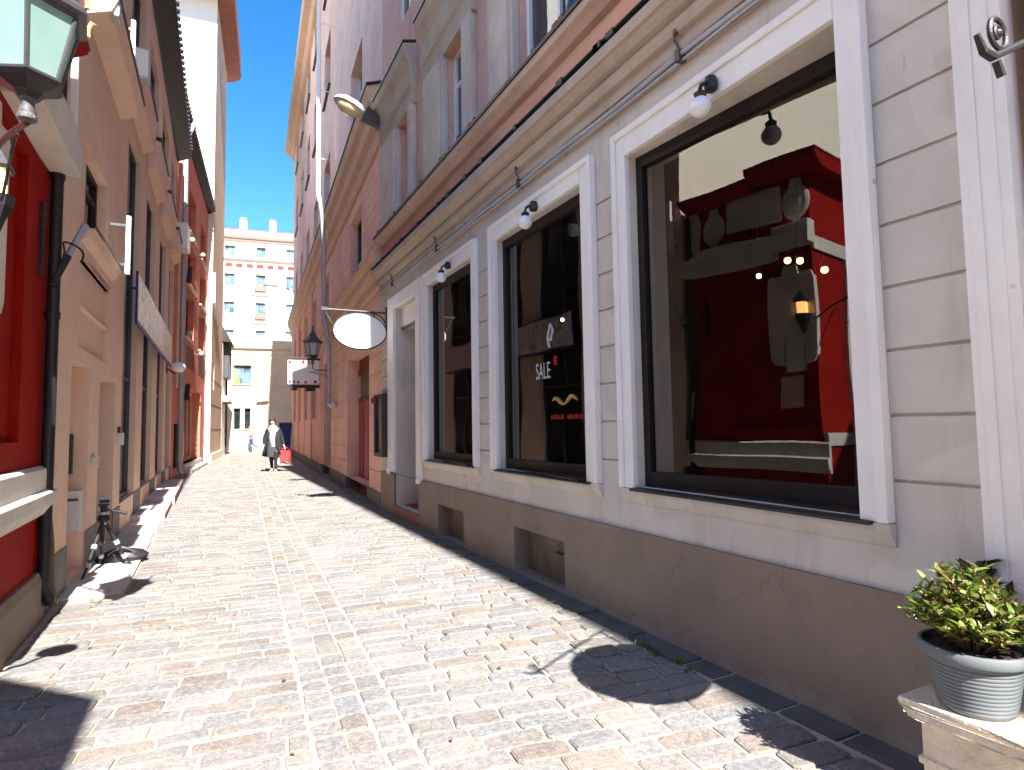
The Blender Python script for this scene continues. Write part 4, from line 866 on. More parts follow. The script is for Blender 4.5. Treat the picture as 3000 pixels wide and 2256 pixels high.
m.tube([(-9, -.6, 14.65), (11, -.6, 14.65)], .007, 6); m.build('roof_railing', 'gun', e)

# ------------------------------------------------------------------ hanging signs and wall pieces on the right
def ellipse(cx, cz, rx, rz, n=40): return [(cx+rx*math.cos(2*math.pi*k/n), cz+rz*math.sin(2*math.pi*k/n)) for k in range(n)]
def oval_sign(y, cx, cz, rx, rz, xw, label, zarm):
    t = thing('oval_sign', label, 'sign', (xw, y, zarm), 'oval shop signs')
    m = MB(); m.prism(ellipse(cx, cz, rx, rz), 1, y-.025, y+.025); m.build('sign_face', 'sign_white', t)
    m = MB(); o = ellipse(cx, cz, rx+.004, rz+.004, 48); m.tube([(x, y, z) for x, z in o]+[(o[0][0], y, o[0][1])], .019, 8, False); m.build('rim', 'black', t, True)
    m = MB(); m.tube([(xw, y, zarm), (cx-rx-.16, y, zarm)], .018, 8); m.box((cx-rx-.20, y-.03, zarm-.025), (cx-rx-.10, y+.03, zarm+.03)); m.box((xw-.03, y-.03, zarm-.30), (xw+.01, y+.03, zarm+.10))
    m.tube(CURVE(lambda q: (xw-.01-.27*(1-math.cos(q*1.57)), y, zarm-.27+.25*math.sin(q*1.57)), 10), .013, 6)
    for x in (cx-rx*.55, cx+rx*.55): m.tube([(x, y, zarm), (x, y, cz+rz*.84)], .008, 6)
    m.tube([(cx-rx-.14, y, zarm-.02), (cx-rx-.02, y, cz+.1)], .012, 6); m.build('bracket', 'gun', t)
    return t
oval_sign(9.82, 2.19, 2.975, .425, .285, 2.645, 'white oval hanging sign with black rim beside the shop doorway, blank face', 3.31)
# the near sign: only its scrolled bracket is inside the picture
t = thing('sign_bracket', 'black wrought iron sign bracket with a ring scroll at the top right', 'sign', (2.83, .685, 2.8))
y = .685; TP = Vector((1.62, y, 2.24)); WP = Vector((3.85, y, 3.38)); ax = (WP-TP).normalized(); nz = Vector((-ax.z, 0, ax.x))
m = MB(); m.tube([TP, WP], .009, 8); m.tube([TP, TP+nz*.02-ax*.035, TP+nz*.062-ax*.042], [.011, .010, .007], 8); m.tube([TP-nz*.012+ax*.01, TP-nz*.05+ax*.012], .010, 8); m.box((3.82, y-.03, 3.25), (3.85, y+.03, 3.55)); m.build('arm', 'black', t)
RC = TP+ax*.055+nz*.045
m = MB(); m.tube([RC+(ax*math.cos(a)+nz*math.sin(a))*.036 for a in [2*math.pi*k/28 for k in range(29)]], .006, 6, False); m.tube([RC+(ax*math.cos(a)+nz*math.sin(a))*(.020-.0015*k*.5) for k, a in enumerate([k*.35 for k in range(20)])], .005, 6); m.ball(RC, .011, n=6); m.build('scroll', 'black', t)
m = MB(); m.prism(ellipse(2.13, 2.10, .36, .38), 1, .56, .60); m.build('sign_face', 'sign_white', t); m = MB()
for x in (1.95, 2.3): m.tube([(x, .60, 2.40), (x, y, 2.24+(x-1.62)*.512)], .008, 6)
m.build('chain', 'black', t)
t = thing('shutter_hinge', 'small iron hinge pin on the beige wall at the right edge', 'hinge', (2.74, 1.08, 2.0)); m = MB(); m.tube([(2.75, 1.08, 1.99), (2.75, 1.05, 1.99), (2.75, 1.045, 2.06)], .010, 8); m.tube([(2.72, 1.05, 1.99), (2.78, 1.05, 1.99)], .008, 6); m.build('pin', 'black', t)
# cobra head street lamp
t = thing('street_lamp', 'grey cobra head street lamp on a short arm high on the right', 'street lamp', (2.62, 10.1, 6.8))
c = Vector((2.16, 10.0, 6.80)); Fh = Matrix.Translation(c) @ Matrix.Rotation(R(22), 4, 'Y') @ Matrix.Scale(1.3, 4)
m = MB(Fh)
rings = [(.30, .045, .06), (.22, .075, .08), (.10, .11, .10), (-.05, .145, .12), (-.18, .14, .115), (-.27, .09, .08), (-.31, .03, .03)]
V0 = []
for x, ry, rz in rings: V0.append([m.v((x, ry*math.cos(2*math.pi*k/16), (rz*math.sin(2*math.pi*k/16) if math.sin(2*math.pi*k/16) > 0 else .02*math.sin(2*math.pi*k/16)))) for k in range(16)])
for a, b in zip(V0, V0[1:]):
    for k in range(16): m.bm.faces.new([a[k], a[(k+1) % 16], b[(k+1) % 16], b[k]])
m.bm.faces.new(V0[0][::-1]); m.bm.faces.new(V0[-1]); hd = m.build('housing', 'zinc', t, True)
m = MB(Fh); m.tube([(.10, 0, .035), (.20, 0, .03), (.30, 0, .015), (.36, 0, 0)], [.118, .10, .075, .05], 14); m.build('gear_cover', 'gun', t, True)
m = MB(Fh); m.lathe([(.001, -.10), (.06, -.09), (.10, -.05), (.115, -.01), (.11, .0)], (-.10, 0, 0), 20, 1.55, 1.05); m.build('diffuser', 'amber_glass', t, True)
m = MB(Fh); m.tube([(.30, 0, .0), (.40, 0, -.03), (.47, -.02, -.07)], .03, 8); m.lathe([(.05, -.05), (.055, .05)], (.33, 0, 0), 12); m.build('arm', 'gun', t)
# light box shop sign
t = thing('light_box_sign', 'square white hanging sign with red and yellow ornament at its edges under the far lantern', 'sign', F2 @ Vector((10, 0, 3.2)))
m = MB(F2); m.box((9.94, .08, 2.82), (10.06, 1.05, 3.60), .01); m.build('box', 'sign_white', t)
m = MB(F2)
for a, b in (((9.93, .06, 3.60), (10.07, 1.07, 3.63)), ((9.93, 1.05, 2.79), (10.07, 1.07, 3.63)), ((9.93, .06, 2.70), (10.07, 1.0, 2.80))): m.box(a, b)
m.tube([(10, 0, 3.66), (10, 1.0, 3.66)], .02, 6); m.box((9.9, .2, 2.60), (10.1, .5, 2.72), .02); m.box((9.9, .75, 2.62), (10.1, .95, 2.72), .02); m.build('bracket', 'black', t)
m = MB(F2)
for d, z, r_ in ((.98, 3.52, .05), (.60, 3.54, .04), (.28, 3.52, .05), (.98, 2.90, .05), (.72, 2.88, .04), (.2, 2.9, .05)):
    m.prism([(d-r_, z-r_*.6), (d, z-r_), (d+r_, z-r_*.5), (d+r_*.7, z+r_), (d-r_*.6, z+r_*.8)], 0, 9.934, 9.938)
m.box((9.934, .53, 3.44), (9.938, .58, 3.6)); m.build('red_ornament', 'red_vinyl', t)
m = MB(F2)
for d, z in ((.88, 3.53), (.40, 3.52), (.86, 2.89), (.5, 2.88)): m.prism([(d-.05, z-.03), (d+.05, z-.03), (d+.03, z+.04), (d-.03, z+.04)], 0, 9.933, 9.937)
m.build('yellow_ornament', 'orange_vinyl', t)
m = MB(F2); m.box((9.938, .06, 3.18), (9.943, .40, 3.24)); m.build('grey_stripe', 'zinc', t)
# menu board
t = thing('menu_board', 'black framed glazed menu case on the corner pier left of the shop doorway', 'notice board', F1 @ Vector((10, 0, .95)))
m = MB(F1); m.box((9.70, .02, .93), (10.22, .07, 1.92)); m.build('back_panel', 'cream', t)
m = MB(F1)
for a, b in (((9.68, .0, .91), (9.75, .13, 1.95)), ((10.18, .0, .91), (10.25, .13, 1.95)), ((9.75, .0, 1.88), (10.18, .13, 1.95)), ((9.75, .0, .91), (10.18, .13, .97))): m.box(a, b, .004)
m.build('frame', 'black', t); m = MB(F1); m.face([(9.75, .108, .97), (10.18, .108, .97), (10.18, .108, 1.88), (9.75, .108, 1.88)]); m.build('pane', 'glass', t)
m = MB(F1); m.box((9.80, .071, 1.02), (10.13, .075, 1.5)); m.build('paper', 'brick_rose', t); m = MB(F1); m.lathe([(.03, 0), (.06, .03), (.06, .09), (.02, .12)], (10.2, .13, 1.80), 12); m.build('lamp', 'darkred', t)
# far gutter lamp on the end of the salmon house
t = thing('street_lamp', 'small dark street lamp sticking out from the far end of the salmon house', 'street lamp', F2 @ Vector((24.6, 0, 9)))
m = MB(F2); m.tube([(24.6, 0, 9.0), (24.6, .7, 9.25), (24.6, 1.0, 9.27)], .03, 6); m.build('arm', 'gun', t); m = MB(F2); m.hull8([(24.5, .9, 9.2), (24.7, .9, 9.2), (24.7, 1.6, 9.22), (24.5, 1.6, 9.22), (24.52, .9, 9.34), (24.68, .9, 9.34), (24.66, 1.55, 9.3), (24.54, 1.55, 9.3)]); m.build('head', 'black', t)
t = thing('waste_bin', 'dark blue wheeled bin against the far end of the salmon house', 'bin', (3.75, 35.2, 0))
m = MB(); m.hull8([(3.50, 34.95, .12), (3.98, 34.95, .12), (3.98, 35.5, .12), (3.50, 35.5, .12), (3.42, 34.88, 1.55), (4.04, 34.88, 1.55), (4.04, 35.6, 1.55), (3.42, 35.6, 1.55)]); m.build('body', 'blue', t, bevel=.02)
m = MB(); m.prism([(34.84, 1.55), (35.64, 1.55), (35.64, 1.62), (35.3, 1.76), (34.84, 1.70)], 0, 3.40, 4.06); m.build('lid', 'navy', t, bevel=.015)
for x in (3.52, 3.96): m = MB(Matrix.Translation((x, 35.5, .12)) @ Matrix.Rotation(R(90), 4, 'Y')); m.lathe([(.12, -.03), (.12, .03)], n=16); m.build('wheel', 'black', t, True)

# ------------------------------------------------------------------ tripod
t = thing('tripod', 'low black camera tripod with pale clamps standing by the red wall', 'tripod', (-.9, 7.25, 0))
ap = Vector((-.93, 7.27, .52))
for ft, full in ((Vector((-.69, 7.36, .0)), 1), (Vector((-.98, 7.53, .0)), 1), (Vector((-1.03, 6.84, .0)), 1)):
    a = ap+(ft-ap).normalized()*.03; lg = MB(); lg.tube([a, a.lerp(ft, .45)], .019, 10); lg.tube([a.lerp(ft, .45), a.lerp(ft, .75)], .015, 10); lg.tube([a.lerp(ft, .75), ft+Vector((0, 0, .03))], .012, 10)
    l_ = lg.build('leg', 'black', t, True)
    k = MB()
    for q in (.43, .73): p = a.lerp(ft, q); dd = (ft-a).normalized(); k.tube([p-dd*.022, p+dd*.022], .026, 10)
    k.build('clamp', 'zinc', l_, True); MB().ball(ft+Vector((0, 0, .015)), .018, n=6).build('foot', 'black', l_, True)
m = MB(); m.tube([ap+Vector((0, 0, -.25)), ap+Vector((0, 0, .02))], .014, 10); m.lathe([(.03, -.03), (.055, -.01), (.055, .025), (.035, .05)], ap, 14); m.build('column', 'black', t, True)
m = MB(); m.lathe([(.04, 0), (.045, .025), (.03, .03)], ap+Vector((0, 0, .05)), 14); m.lathe([(.036, 0), (.036, .03)], ap+Vector((-.005, 0, -.05)), 12); m.build('collar', 'zinc', t, True)
m = MB(); m.lathe([(.024, .07), (.034, .09), (.034, .12), (.022, .14)], ap, 12); m.box(ap+Vector((-.045, -.03, .135)), ap+Vector((.045, .03, .155)), .004); m.box(ap+Vector((-.035, -.025, .165)), ap+Vector((.05, .035, .20)), .006); m.tube([ap+Vector((.02, 0, .10)), ap+Vector((.17, .03, .05))], .009, 8); m.tube([ap+Vector((.12, .02, .07)), ap+Vector((.20, .035, .04))], .016, 8); hd = m.build('head', 'black', t)
m = MB(); m.box(ap+Vector((-.04, -.03, .20)), ap+Vector((.05, .04, .222)), .004); m.lathe([(.014, 0), (.018, .02)], ap+Vector((-.04, -.02, .09)), 10); m.build('plate', 'zinc', hd)
# black carrying bag behind the tripod legs
t = thing('equipment_bag', 'crumpled black equipment bag lying under the tripod', 'bag', (-.80, 7.62, 0))
m = MB(); m.lathe([(.02, 0), (.17, .01), (.19, .05), (.15, .10), (.06, .13), (.01, .12)], (-.80, 7.60, .028), 18, 1.25, .62, .3)
bm = m.bm
for v in bm.verts: v.co += Vector((rnd.uniform(-.018, .018), rnd.uniform(-.015, .015), rnd.uniform(-.006, .014)))
m.build('body', 'black', t, True); m = MB(); m.tube(CURVE(lambda q: (-.92+.25*q, 7.52-.02*math.sin(q*3), .12+.07*math.sin(q*3.14)), 12), .012, 6); m.build('strap', 'gun', t)

# ------------------------------------------------------------------ pedestal, pot and plants
t = thing('stone_pedestal', 'chipped sandstone pedestal block with a moulded top carrying the grey flower pot', 'pedestal', (2.4, 1.17, 0))
m = MB(); m.box((2.245, .985, 0), (2.60, 1.30, .365), .01); m.box((2.235, .975, .20), (2.61, 1.31, .225), .006); b_ = m.build('shaft', 'sandstone', t)
m = MB(); nx, ny = 26, 26
m.prism([(.94, .395), (.955, .38), (.975, .365), (1.31, .365), (1.335, .385), (1.345, .40), (1.345, .42), (.94, .42)], 0, 2.20, 2.64)
bmesh.ops.subdivide_edges(m.bm, edges=m.bm.edges[:], cuts=7, use_grid_fill=True)
rp = random.Random(5)
for v in m.bm.verts:
    if v.co.z < .41: v.co += Vector((rp.uniform(-.006, .006), rp.uniform(-.006, .006), rp.uniform(-.004, .006)))
m.build('cap', 'sandstone', t)
t = thing('flower_pot', 'round light grey ribbed plastic flower pot on the stone pedestal', 'pot', (2.335, 1.165, .42))
pr = [(.001, 0), (.112, 0), (.118, .006)]
for k in range(11):
    z = .012+k*.0135; r_ = .119+.033*(z/.16); pr += [(r_, z), (r_+.0028, z+.0045), (r_+.0028, z+.009), (r_, z+.0125)]
pr += [(.154, .168), (.156, .176), (.174, .178), (.178, .184), (.178, .208), (.173, .214), (.162, .214), (.158, .19), (.001, .188)]
MB().lathe(pr, (2.335, 1.165, .42), 56, .90, .90).build('body', 'pot', t, True)
m = MB(); m.lathe([(.159, .186), (.15, .192), (.1, .203), (.04, .20), (.001, .204)], (2.335, 1.165, .42), 32, .90, .90)
for v in m.bm.verts: v.co.z += rp.uniform(-.004, .008)
m.build('soil', 'soil', t)
def leaf(m, p, d, ln, wd, curl=.2):
    d = d.normalized(); side = d.cross(Vector((rp.uniform(-.4, .4), rp.uniform(-.4, .4), 1))).normalized(); up = side.cross(d).normalized()
    a = p; b = p+d*ln*.33+side*wd*.5+up*curl*ln*.15; b2 = p+d*ln*.33-side*wd*.5+up*curl*ln*.15; b3 = p+d*ln*.36
    c = p+d*ln*.70+side*wd*.40; c2 = p+d*ln*.70-side*wd*.40; c3 = p+d*ln*.72-up*curl*ln*.03; e = p+d*ln-up*curl*ln*.35
    A, B, Bm, B2, C_, Cm, C2, E_ = [m.bm.verts.new(x) for x in (a, b, b3, b2, c, c3, c2, e)]
    for f in ((A, Bm, B), (A, B2, Bm), (B, Bm, Cm, C_), (Bm, B2, C2, Cm), (C_, Cm, E_), (Cm, C2, E_)): m.bm.faces.new(f)
def bush(name, label, c, rad, hgt, nstem, m_leaf, lsize, lean=(0, 0), cat='plant', per=9):
    t = thing(name, label, cat, c); c = Vector(c); sm = MB(); lm = MB()
    for i in range(nstem):
        an = rp.uniform(0, 6.283); rr_ = rad*math.sqrt(rp.random()); tip = c+Vector((rr_*math.cos(an)+lean[0], rr_*math.sin(an)+lean[1], hgt*(1-.55*(rr_/rad)**2)*rp.uniform(.7, 1.12)))
        b0 = c+Vector((.35*rr_*math.cos(an)*.5, .35*rr_*math.sin(an)*.5, 0)); mid = b0.lerp(tip, .5)+Vector((rp.uniform(-.01, .01), rp.uniform(-.01, .01), .03))
        sm.tube([b0, mid, tip], [.0035, .003, .0015], 5)
        for k in range(per):
            q = .30+.7*k/(per-1); p = b0.lerp(mid, q*2) if q < .5 else mid.lerp(tip, q*2-1)
            a2 = rp.uniform(0, 6.283); d = Vector((math.cos(a2), math.sin(a2), rp.uniform(-.1, .8)))+((tip-b0).normalized()*.6 if q > .8 else Vector())
            leaf(lm, p, d, lsize*rp.uniform(.65, 1.2), lsize*rp.uniform(.30, .46), rp.uniform(-.2, .7))
    sm.build('stem', 'wood', t); lm.build('foliage', m_leaf, t, True); return t
bush('potted_shrub', 'small leafy green and yellow shrub with a few red leaves growing in the ribbed pot', (2.335, 1.165, .595), .185, .275, 190, 'leaf', .043, (-.012, .0), per=12)
t2 = bush('dark_plant', 'dark glossy broad-leaved plant behind the pot at the right edge', (2.55, 1.22, .44), .06, .42, 18, 'leaf_dark', .12, (.02, .02), per=7)
t = thing('clay_pot', 'tall dark pot holding the broad-leaved plant behind the pedestal', 'pot', (2.70, .88, 0))
MB().lathe([(.001, 0), (.10, 0), (.15, .36), (.16, .38), (.15, .41), (.14, .40), (.001, .39)], (2.70, .88, .0), 28).build('body', 'plinth', t, True)
# weeds along the kerb
wm = MB()
for k in range(46):
    y = rp.choice([rp.uniform(2.6, 3.4), rp.uniform(3.6, 4.6), rp.uniform(4.6, 7)]); x = 2.43+rp.uniform(-.02, .015)
    for j in range(rp.randint(3, 8)):
        a2 = rp.uniform(0, 6.283); leaf(wm, Vector((x+rp.uniform(-.02, .02), y+rp.uniform(-.03, .03), .01)), Vector((math.cos(a2), math.sin(a2), rp.uniform(.3, 1.5))), rp.uniform(.02, .05), rp.uniform(.006, .014), .4)
o = wm.build('weeds', 'weed', kind='stuff'); tag(o, 'thin green weeds sprouting along the kerb joint under the cream wall', 'weeds')

lm_ = MB()
for k in range(34):
    x, y = rp.uniform(-.8, 2.4), rp.uniform(2.2, 12); a2 = rp.uniform(0, 6.283); leaf(lm_, Vector((x, y, .022)), Vector((math.cos(a2), math.sin(a2), .02)), rp.uniform(.02, .05), rp.uniform(.012, .025), .3)
o = lm_.build('fallen_leaves', 'dry_leaf', kind='stuff'); tag(o, 'few dry brown leaves scattered over the setts', 'leaves')
# ------------------------------------------------------------------ people
M['skin'] = mat('skin', (.55, .33, .25), .6, .06, 8, 0); M['hair_dark'] = mat('dark_hair', (.035, .018, .012), .6, .3, 30, .2); M['hair_fair'] = mat('fair_hair', (.45, .30, .14), .6, .2, 30, .2)
M['cloth_black'] = mat('black_cloth', (.018, .018, .022), .9, .3, 10, .2); M['cloth_dark'] = mat('charcoal_cloth', (.05, .05, .055), .9, .25, 8, .2); M['cloth_grey'] = mat('pale_grey_cloth', (.55, .53, .53), .9, .12, 8, .2)
M['cloth_mid'] = mat('mid_grey_cloth', (.26, .25, .255), .9, .15, 8, .2); M['jeans'] = mat('blue_jeans', (.05, .10, .30), .9, .15, 10, .1); M['shoe'] = mat('white_shoe', (.7, .68, .66), .6, .05); M['bag_red'] = mat('red_bag', (.62, .03, .03), .45, .1, 6, .1); M['bag_white'] = mat('white_bag', (.75, .74, .73), .5, .05, 6, .1); M['cloth_taupe'] = mat('taupe_cloth', (.32, .25, .22), .9, .15, 8, .1)
def skinned(name, verts, edges, F, m, parent):
    me = bpy.data.meshes.new(name); me.from_pydata([v[:3] for v in verts], edges, []); o = bpy.data.objects.new(name, me); COL.objects.link(o)
    md = o.modifiers.new('skin', 'SKIN'); md.use_smooth_shade = True; sv = me.skin_vertices[0].data
    for i, v in enumerate(verts): sv[i].radius = (v[3], v[4] if len(v) > 4 else v[3]); sv[i].use_root = (i == 0)
    sb = o.modifiers.new('sub', 'SUBSURF'); sb.levels = 1; sb.render_levels = 1
    dg = bpy.context.evaluated_depsgraph_get(); dg.update(); res = bpy.data.meshes.new_from_object(o.evaluated_get(dg)); bpy.data.objects.remove(o)
    res.transform(F); res.materials.clear(); res.materials.append(M[m]); res.name = name
    for p in res.polygons: p.use_smooth = True
    n = bpy.data.objects.new(name, res); COL.objects.link(n); adopt(n, parent); return n
def shell(F, rings, name, m, parent, n=22):
    """clothing: stacked ellipses (x, y, z, rx, ry)"""
    b = MB(F); Rg = []
    for x, y, z, rx, ry in rings: Rg.append([b.v((x+rx*math.cos(2*math.pi*k/n)*(1+.035*math.sin(k*2.3+z*20)), y+ry*math.sin(2*math.pi*k/n)*(1+.05*math.sin(k*3.1+z*14)), z)) for k in range(n)])
    for a, c in zip(Rg, Rg[1:]):
        for k in range(n): b.bm.faces.new([a[k], a[(k+1) % n], c[(k+1) % n], c[k]])
    b.bm.faces.new(Rg[0][::-1]); b.bm.faces.new(Rg[-1]); return b.build(name, m, parent, True)
def figure(t, F, S, legs, arms, headdir=(0, 0), lean=0.):
    """legs: (hip, knee, ankle, toe) for each side, arms: (shoulder, elbow, wrist)"""
    V = [(0, 0, .96, .115, .095), (0, -lean*.3, 1.10, .115, .085), (0, -lean*.7, 1.28, .135, .09), (0, -lean, 1.42, .09, .07), (headdir[0]*.3, -lean-.01, 1.50, .05, .05), (headdir[0]*.6, -lean-.02, 1.56, .065, .075), (headdir[0], -lean-.03+headdir[1], 1.63, .076, .092), (headdir[0], -lean-.025+headdir[1], 1.69, .06, .07),
         (headdir[0], -lean-.125+headdir[1], 1.615, .014)]
    E_ = [(0, 1), (1, 2), (2, 3), (3, 4), (4, 5), (5, 6), (6, 7), (6, 8)]
    for hp, kn, an, to in legs:
        i = len(V); V += [(*hp, .085), (*kn, .055), (*an, .036), (*to, .032)]; E_ += [(0, i), (i, i+1), (i+1, i+2), (i+2, i+3)]
    for sh, el, wr in arms:
        i = len(V); V += [(*sh, .055), (*el, .040), (*wr, .028)]; E_ += [(3, i), (i, i+1), (i+1, i+2)]
        d = (Vector(wr)-Vector(el)).normalized(); pl = Vector(wr)+d*.06; V.append((*pl, .028, .018)); E_.append((i+2, i+3)); sd = Vector((0, 1, 0)).cross(d).normalized() if abs(d.y) < .9 else Vector((1, 0, 0))
        q = d.cross(sd)
        for f in range(5):
            off = sd*(-.030+.017*f) if f < 4 else sd*-.045; l1_ = (.036, .043, .040, .030, .028)[f]
            j = len(V); p1 = pl+off*.8+d*(.03 if f < 4 else -.005); p2 = p1+d*l1_+q*.006; p3 = p2+d*l1_*.6+q*.016
            V += [(*p1, .0095), (*p2, .0085), (*p3, .007)]; E_ += [(i+3, j), (j, j+1), (j+1, j+2)]
    return skinned('body', [tuple(v) for v in V], E_, F @ Matrix.Scale(S, 4), 'skin', t)
# woman with the bags
FW = at(1.87, 20.9, 0, -14)
t = thing('person', 'woman with dark hair, pale top, black skirt and open dark coat walking with shopping bags', 'person', (1.87, 20.9, 0))
legsW = [((-.085, 0, .93), (-.08, .06, .50), (-.075, .26, .12), (-.08, .14, .03)), ((.085, 0, .93), (.11, -.16, .52), (.10, -.12, .10), (.11, -.26, .05))]
armsW = [((-.165, -.01, 1.39), (-.27, .05, 1.14), (-.30, -.02, .90)), ((.165, -.01, 1.39), (.25, .03, 1.13), (.33, -.05, .88))]
figure(t, FW, .985, legsW, armsW, (-.03, -.03), .03)
shell(FW, [(0, 0, .50, .20, .17), (0, -.02, .70, .20, .165), (0, -.01, .90, .185, .14), (0, 0, 1.02, .15, .11)], 'skirt', 'cloth_dark', t)
shell(FW, [(.03, -.05, .82, .12, .12), (.02, -.04, .98, .13, .12), (0, -.03, 1.12, .14, .115), (0, -.035, 1.28, .155, .12), (0, -.03, 1.40, .14, .09), (0, -.03, 1.47, .075, .07)], 'top', 'cloth_mid', t)
shell(FW, [(0.03, -.08, 1.12, .06, .05), (0.02, -.08, 1.30, .10, .08), (-.01, -.05, 1.42, .13, .115), (-.01, -.045, 1.49, .10, .095), (-.015, -.035, 1.52, .07, .07)], 'scarf', 'bag_white', t)
def sleeve(F, pts, rs, m): MB(F).tube(pts, rs, 12).build('sleeve', m, t, True)
for a in armsW: sleeve(FW, [a[0], a[1], Vector(a[1]).lerp(Vector(a[2]), .9)], [.072, .058, .046], 'cloth_black')
b = MB(FW)                                            # open coat: a back panel with two hanging fronts
for sgn in (-1, 1):
    pr_ = [[(sgn*.05, .10, 1.42), (sgn*.17, .05, 1.40), (sgn*.19, -.06, 1.34), (sgn*.10, -.14, 1.30)], [(sgn*.05, .13, 1.1), (sgn*.19, .08, 1.1), (sgn*.22, -.06, 1.08), (sgn*.11-.03, -.17, 1.08)], [(sgn*.05, .17, .8), (sgn*.24, .12, .8), (sgn*.28, -.06, .80), (sgn*.15-.05, -.19, .82)], [(sgn*.05, .20, .48), (sgn*.28, .15, .50), (sgn*.34, -.05, .54), (sgn*.25, -.17, .58)]]
    G_ = [[b.v(p) for p in row] for row in pr_]
    for i in range(3):
        for j in range(3): b.bm.faces.new([G_[i][j], G_[i][j+1], G_[i+1][j+1], G_[i+1][j]])
b.face([(-.05, .10, 1.42), (.05, .10, 1.42), (.05, .20, .48), (-.05, .20, .48)]); o = b.build('coat', 'cloth_black', t, True); md = o.modifiers.new('thick', 'SOLIDIFY'); md.thickness = .02
for lg in legsW: MB(FW).tube([Vector(lg[1])+Vector((0, 0, .15)), lg[1], Vector(lg[2])], [.075, .062, .045], 12).build('stocking', 'cloth_black', t, True); a_ = Vector(lg[2]); b = MB(FW); b.hull8([a_+Vector(p) for p in ((-.04, .06, -.09), (.04, .06, -.09), (.045, -.20, -.09), (-.045, -.20, -.09), (-.035, .06, .0), (.035, .06, .0), (.03, -.18, -.045), (-.03, -.18, -.045))]); b.build('shoe', 'shoe', t, True, bevel=.012)
b = MB(FW); b.lathe([(.03, .17), (.075, .155), (.10, .11), (.108, .05), (.105, -.03), (.09, -.10), (.05, -.14)], (-.03, -.025, 1.57), 20, 1., 1.02)
for v in b.bm.verts:
    l_ = FW.inverted() @ v.co
    if l_.y < -.075 and l_.z < 1.66: v.co = FW @ Vector((l_.x*1.0, -.045, l_.z))
b.build('hair', 'hair_dark', t, True)
for sx in (-.032, .032): MB(FW).ball((-.03+sx, -.135, 1.615), .012, n=6).build('eye', 'black', t, True)
b = MB(FW); b.box((-.055, -.128, 1.545), (-.01, -.12, 1.555), .002); b.build('mouth', 'darkred', t)
def bag(name, label, c, w_, h_, m_, top):
    q = thing(name, label, 'bag', c); b = MB(); x, y, z = c
    b.hull8([(x-w_*.42, y-.06, z), (x+w_*.42, y-.06, z), (x+w_*.42, y+.06, z), (x-w_*.42, y+.06, z), (x-w_*.5, y-.03, z+h_), (x+w_*.5, y-.03, z+h_*.95), (x+w_*.5, y+.03, z+h_*.95), (x-w_*.5, y+.03, z+h_)])
    bmesh.ops.subdivide_edges(b.bm, edges=b.bm.edges[:], cuts=3, use_grid_fill=True)
    for v in b.bm.verts: v.co += Vector((rp.uniform(-.012, .012), rp.uniform(-.015, .015), rp.uniform(-.012, .012)))
    b.build('body', m_, q, True); b = MB()
    for yy in (-.02, .02): b.tube(CURVE(lambda k: (x+w_*.25*math.cos(math.pi*k), y+yy, z+h_*.95+(top-z-h_*.95)*math.sin(math.pi*k)**.6), 14), .008, 6)
    b.build('handle', m_, q)
hw = FW @ Vector((.35, -.06, .80))
bag('shopping_bag', 'bright red carrier bag hanging from the woman\'s hand', (hw.x+.03, hw.y-.02, .34), .36, .36, 'bag_red', hw.z)
bag('shopping_bag', 'white carrier bag beside the red one in the woman\'s hand', (hw.x-.12, hw.y+.12, .28), .24, .40, 'bag_white', hw.z)
# second passer-by in the cross street
FC = at(2.35, 40.3, 0, -80)
t = thing('person', 'fair-haired person in blue jeans striding across the far end of the street', 'person', (2.35, 40.3, 0))
legsC = [((-.08, 0, .92), (-.085, -.14, .52), (-.085, -.20, .10), (-.09, -.33, .05)), ((.08, 0, .92), (.085, .05, .52), (.085, .36, .30), (.085, .34, .18))]
armsC = [((-.16, -.01, 1.38), (-.21, .12, 1.14), (-.20, .10, .90)), ((.16, -.01, 1.38), (.20, -.10, 1.14), (.17, -.28, 1.02))]
figure(t, FC, .92, legsC, armsC, (0, -.02), .05)
FCs = FC @ Matrix.Scale(.92, 4)
shell(FCs, [(0, -.01, .86, .165, .13), (0, -.02, 1.05, .15, .115), (0, -.04, 1.28, .17, .12), (0, -.05, 1.40, .15, .09), (0, -.05, 1.46, .07, .065)], 'jacket', 'cloth_taupe', t)
for a in armsC: MB(FCs).tube([a[0], a[1], Vector(a[1]).lerp(Vector(a[2]), .9)], [.068, .054, .042], 12).build('sleeve', 'cloth_taupe', t, True)
for lg in legsC:
    MB(FCs).tube([Vector(lg[0])+Vector((0, 0, .05)), lg[1], lg[2]], [.098, .072, .052], 12).build('trouser_leg', 'jeans', t, True)
    a_ = Vector(lg[2]); MB(FCs).tube([a_+Vector((0, .03, -.03)), a_.lerp(Vector(lg[3]), .6)+Vector((0, 0, -.02)), lg[3]], [.045, .042, .03], 10).build('shoe', 'shoe', t, True)
b = MB(FCs); b.lathe([(.03, .16), (.075, .145), (.098, .10), (.10, .03), (.09, -.06), (.05, -.12)], (0, -.05, 1.60), 18)
for v in b.bm.verts:
    l_ = FCs.inverted() @ v.co
    if l_.y < -.11 and l_.z < 1.67: v.co = FCs @ Vector((l_.x, -.08, l_.z))
b.build('hair', 'hair_fair', t, True)
b = MB(FCs); b.box((-.20, -.10, .95), (-.14, .12, 1.16), .02); b.build('shoulder_bag', 'cloth_grey', t)

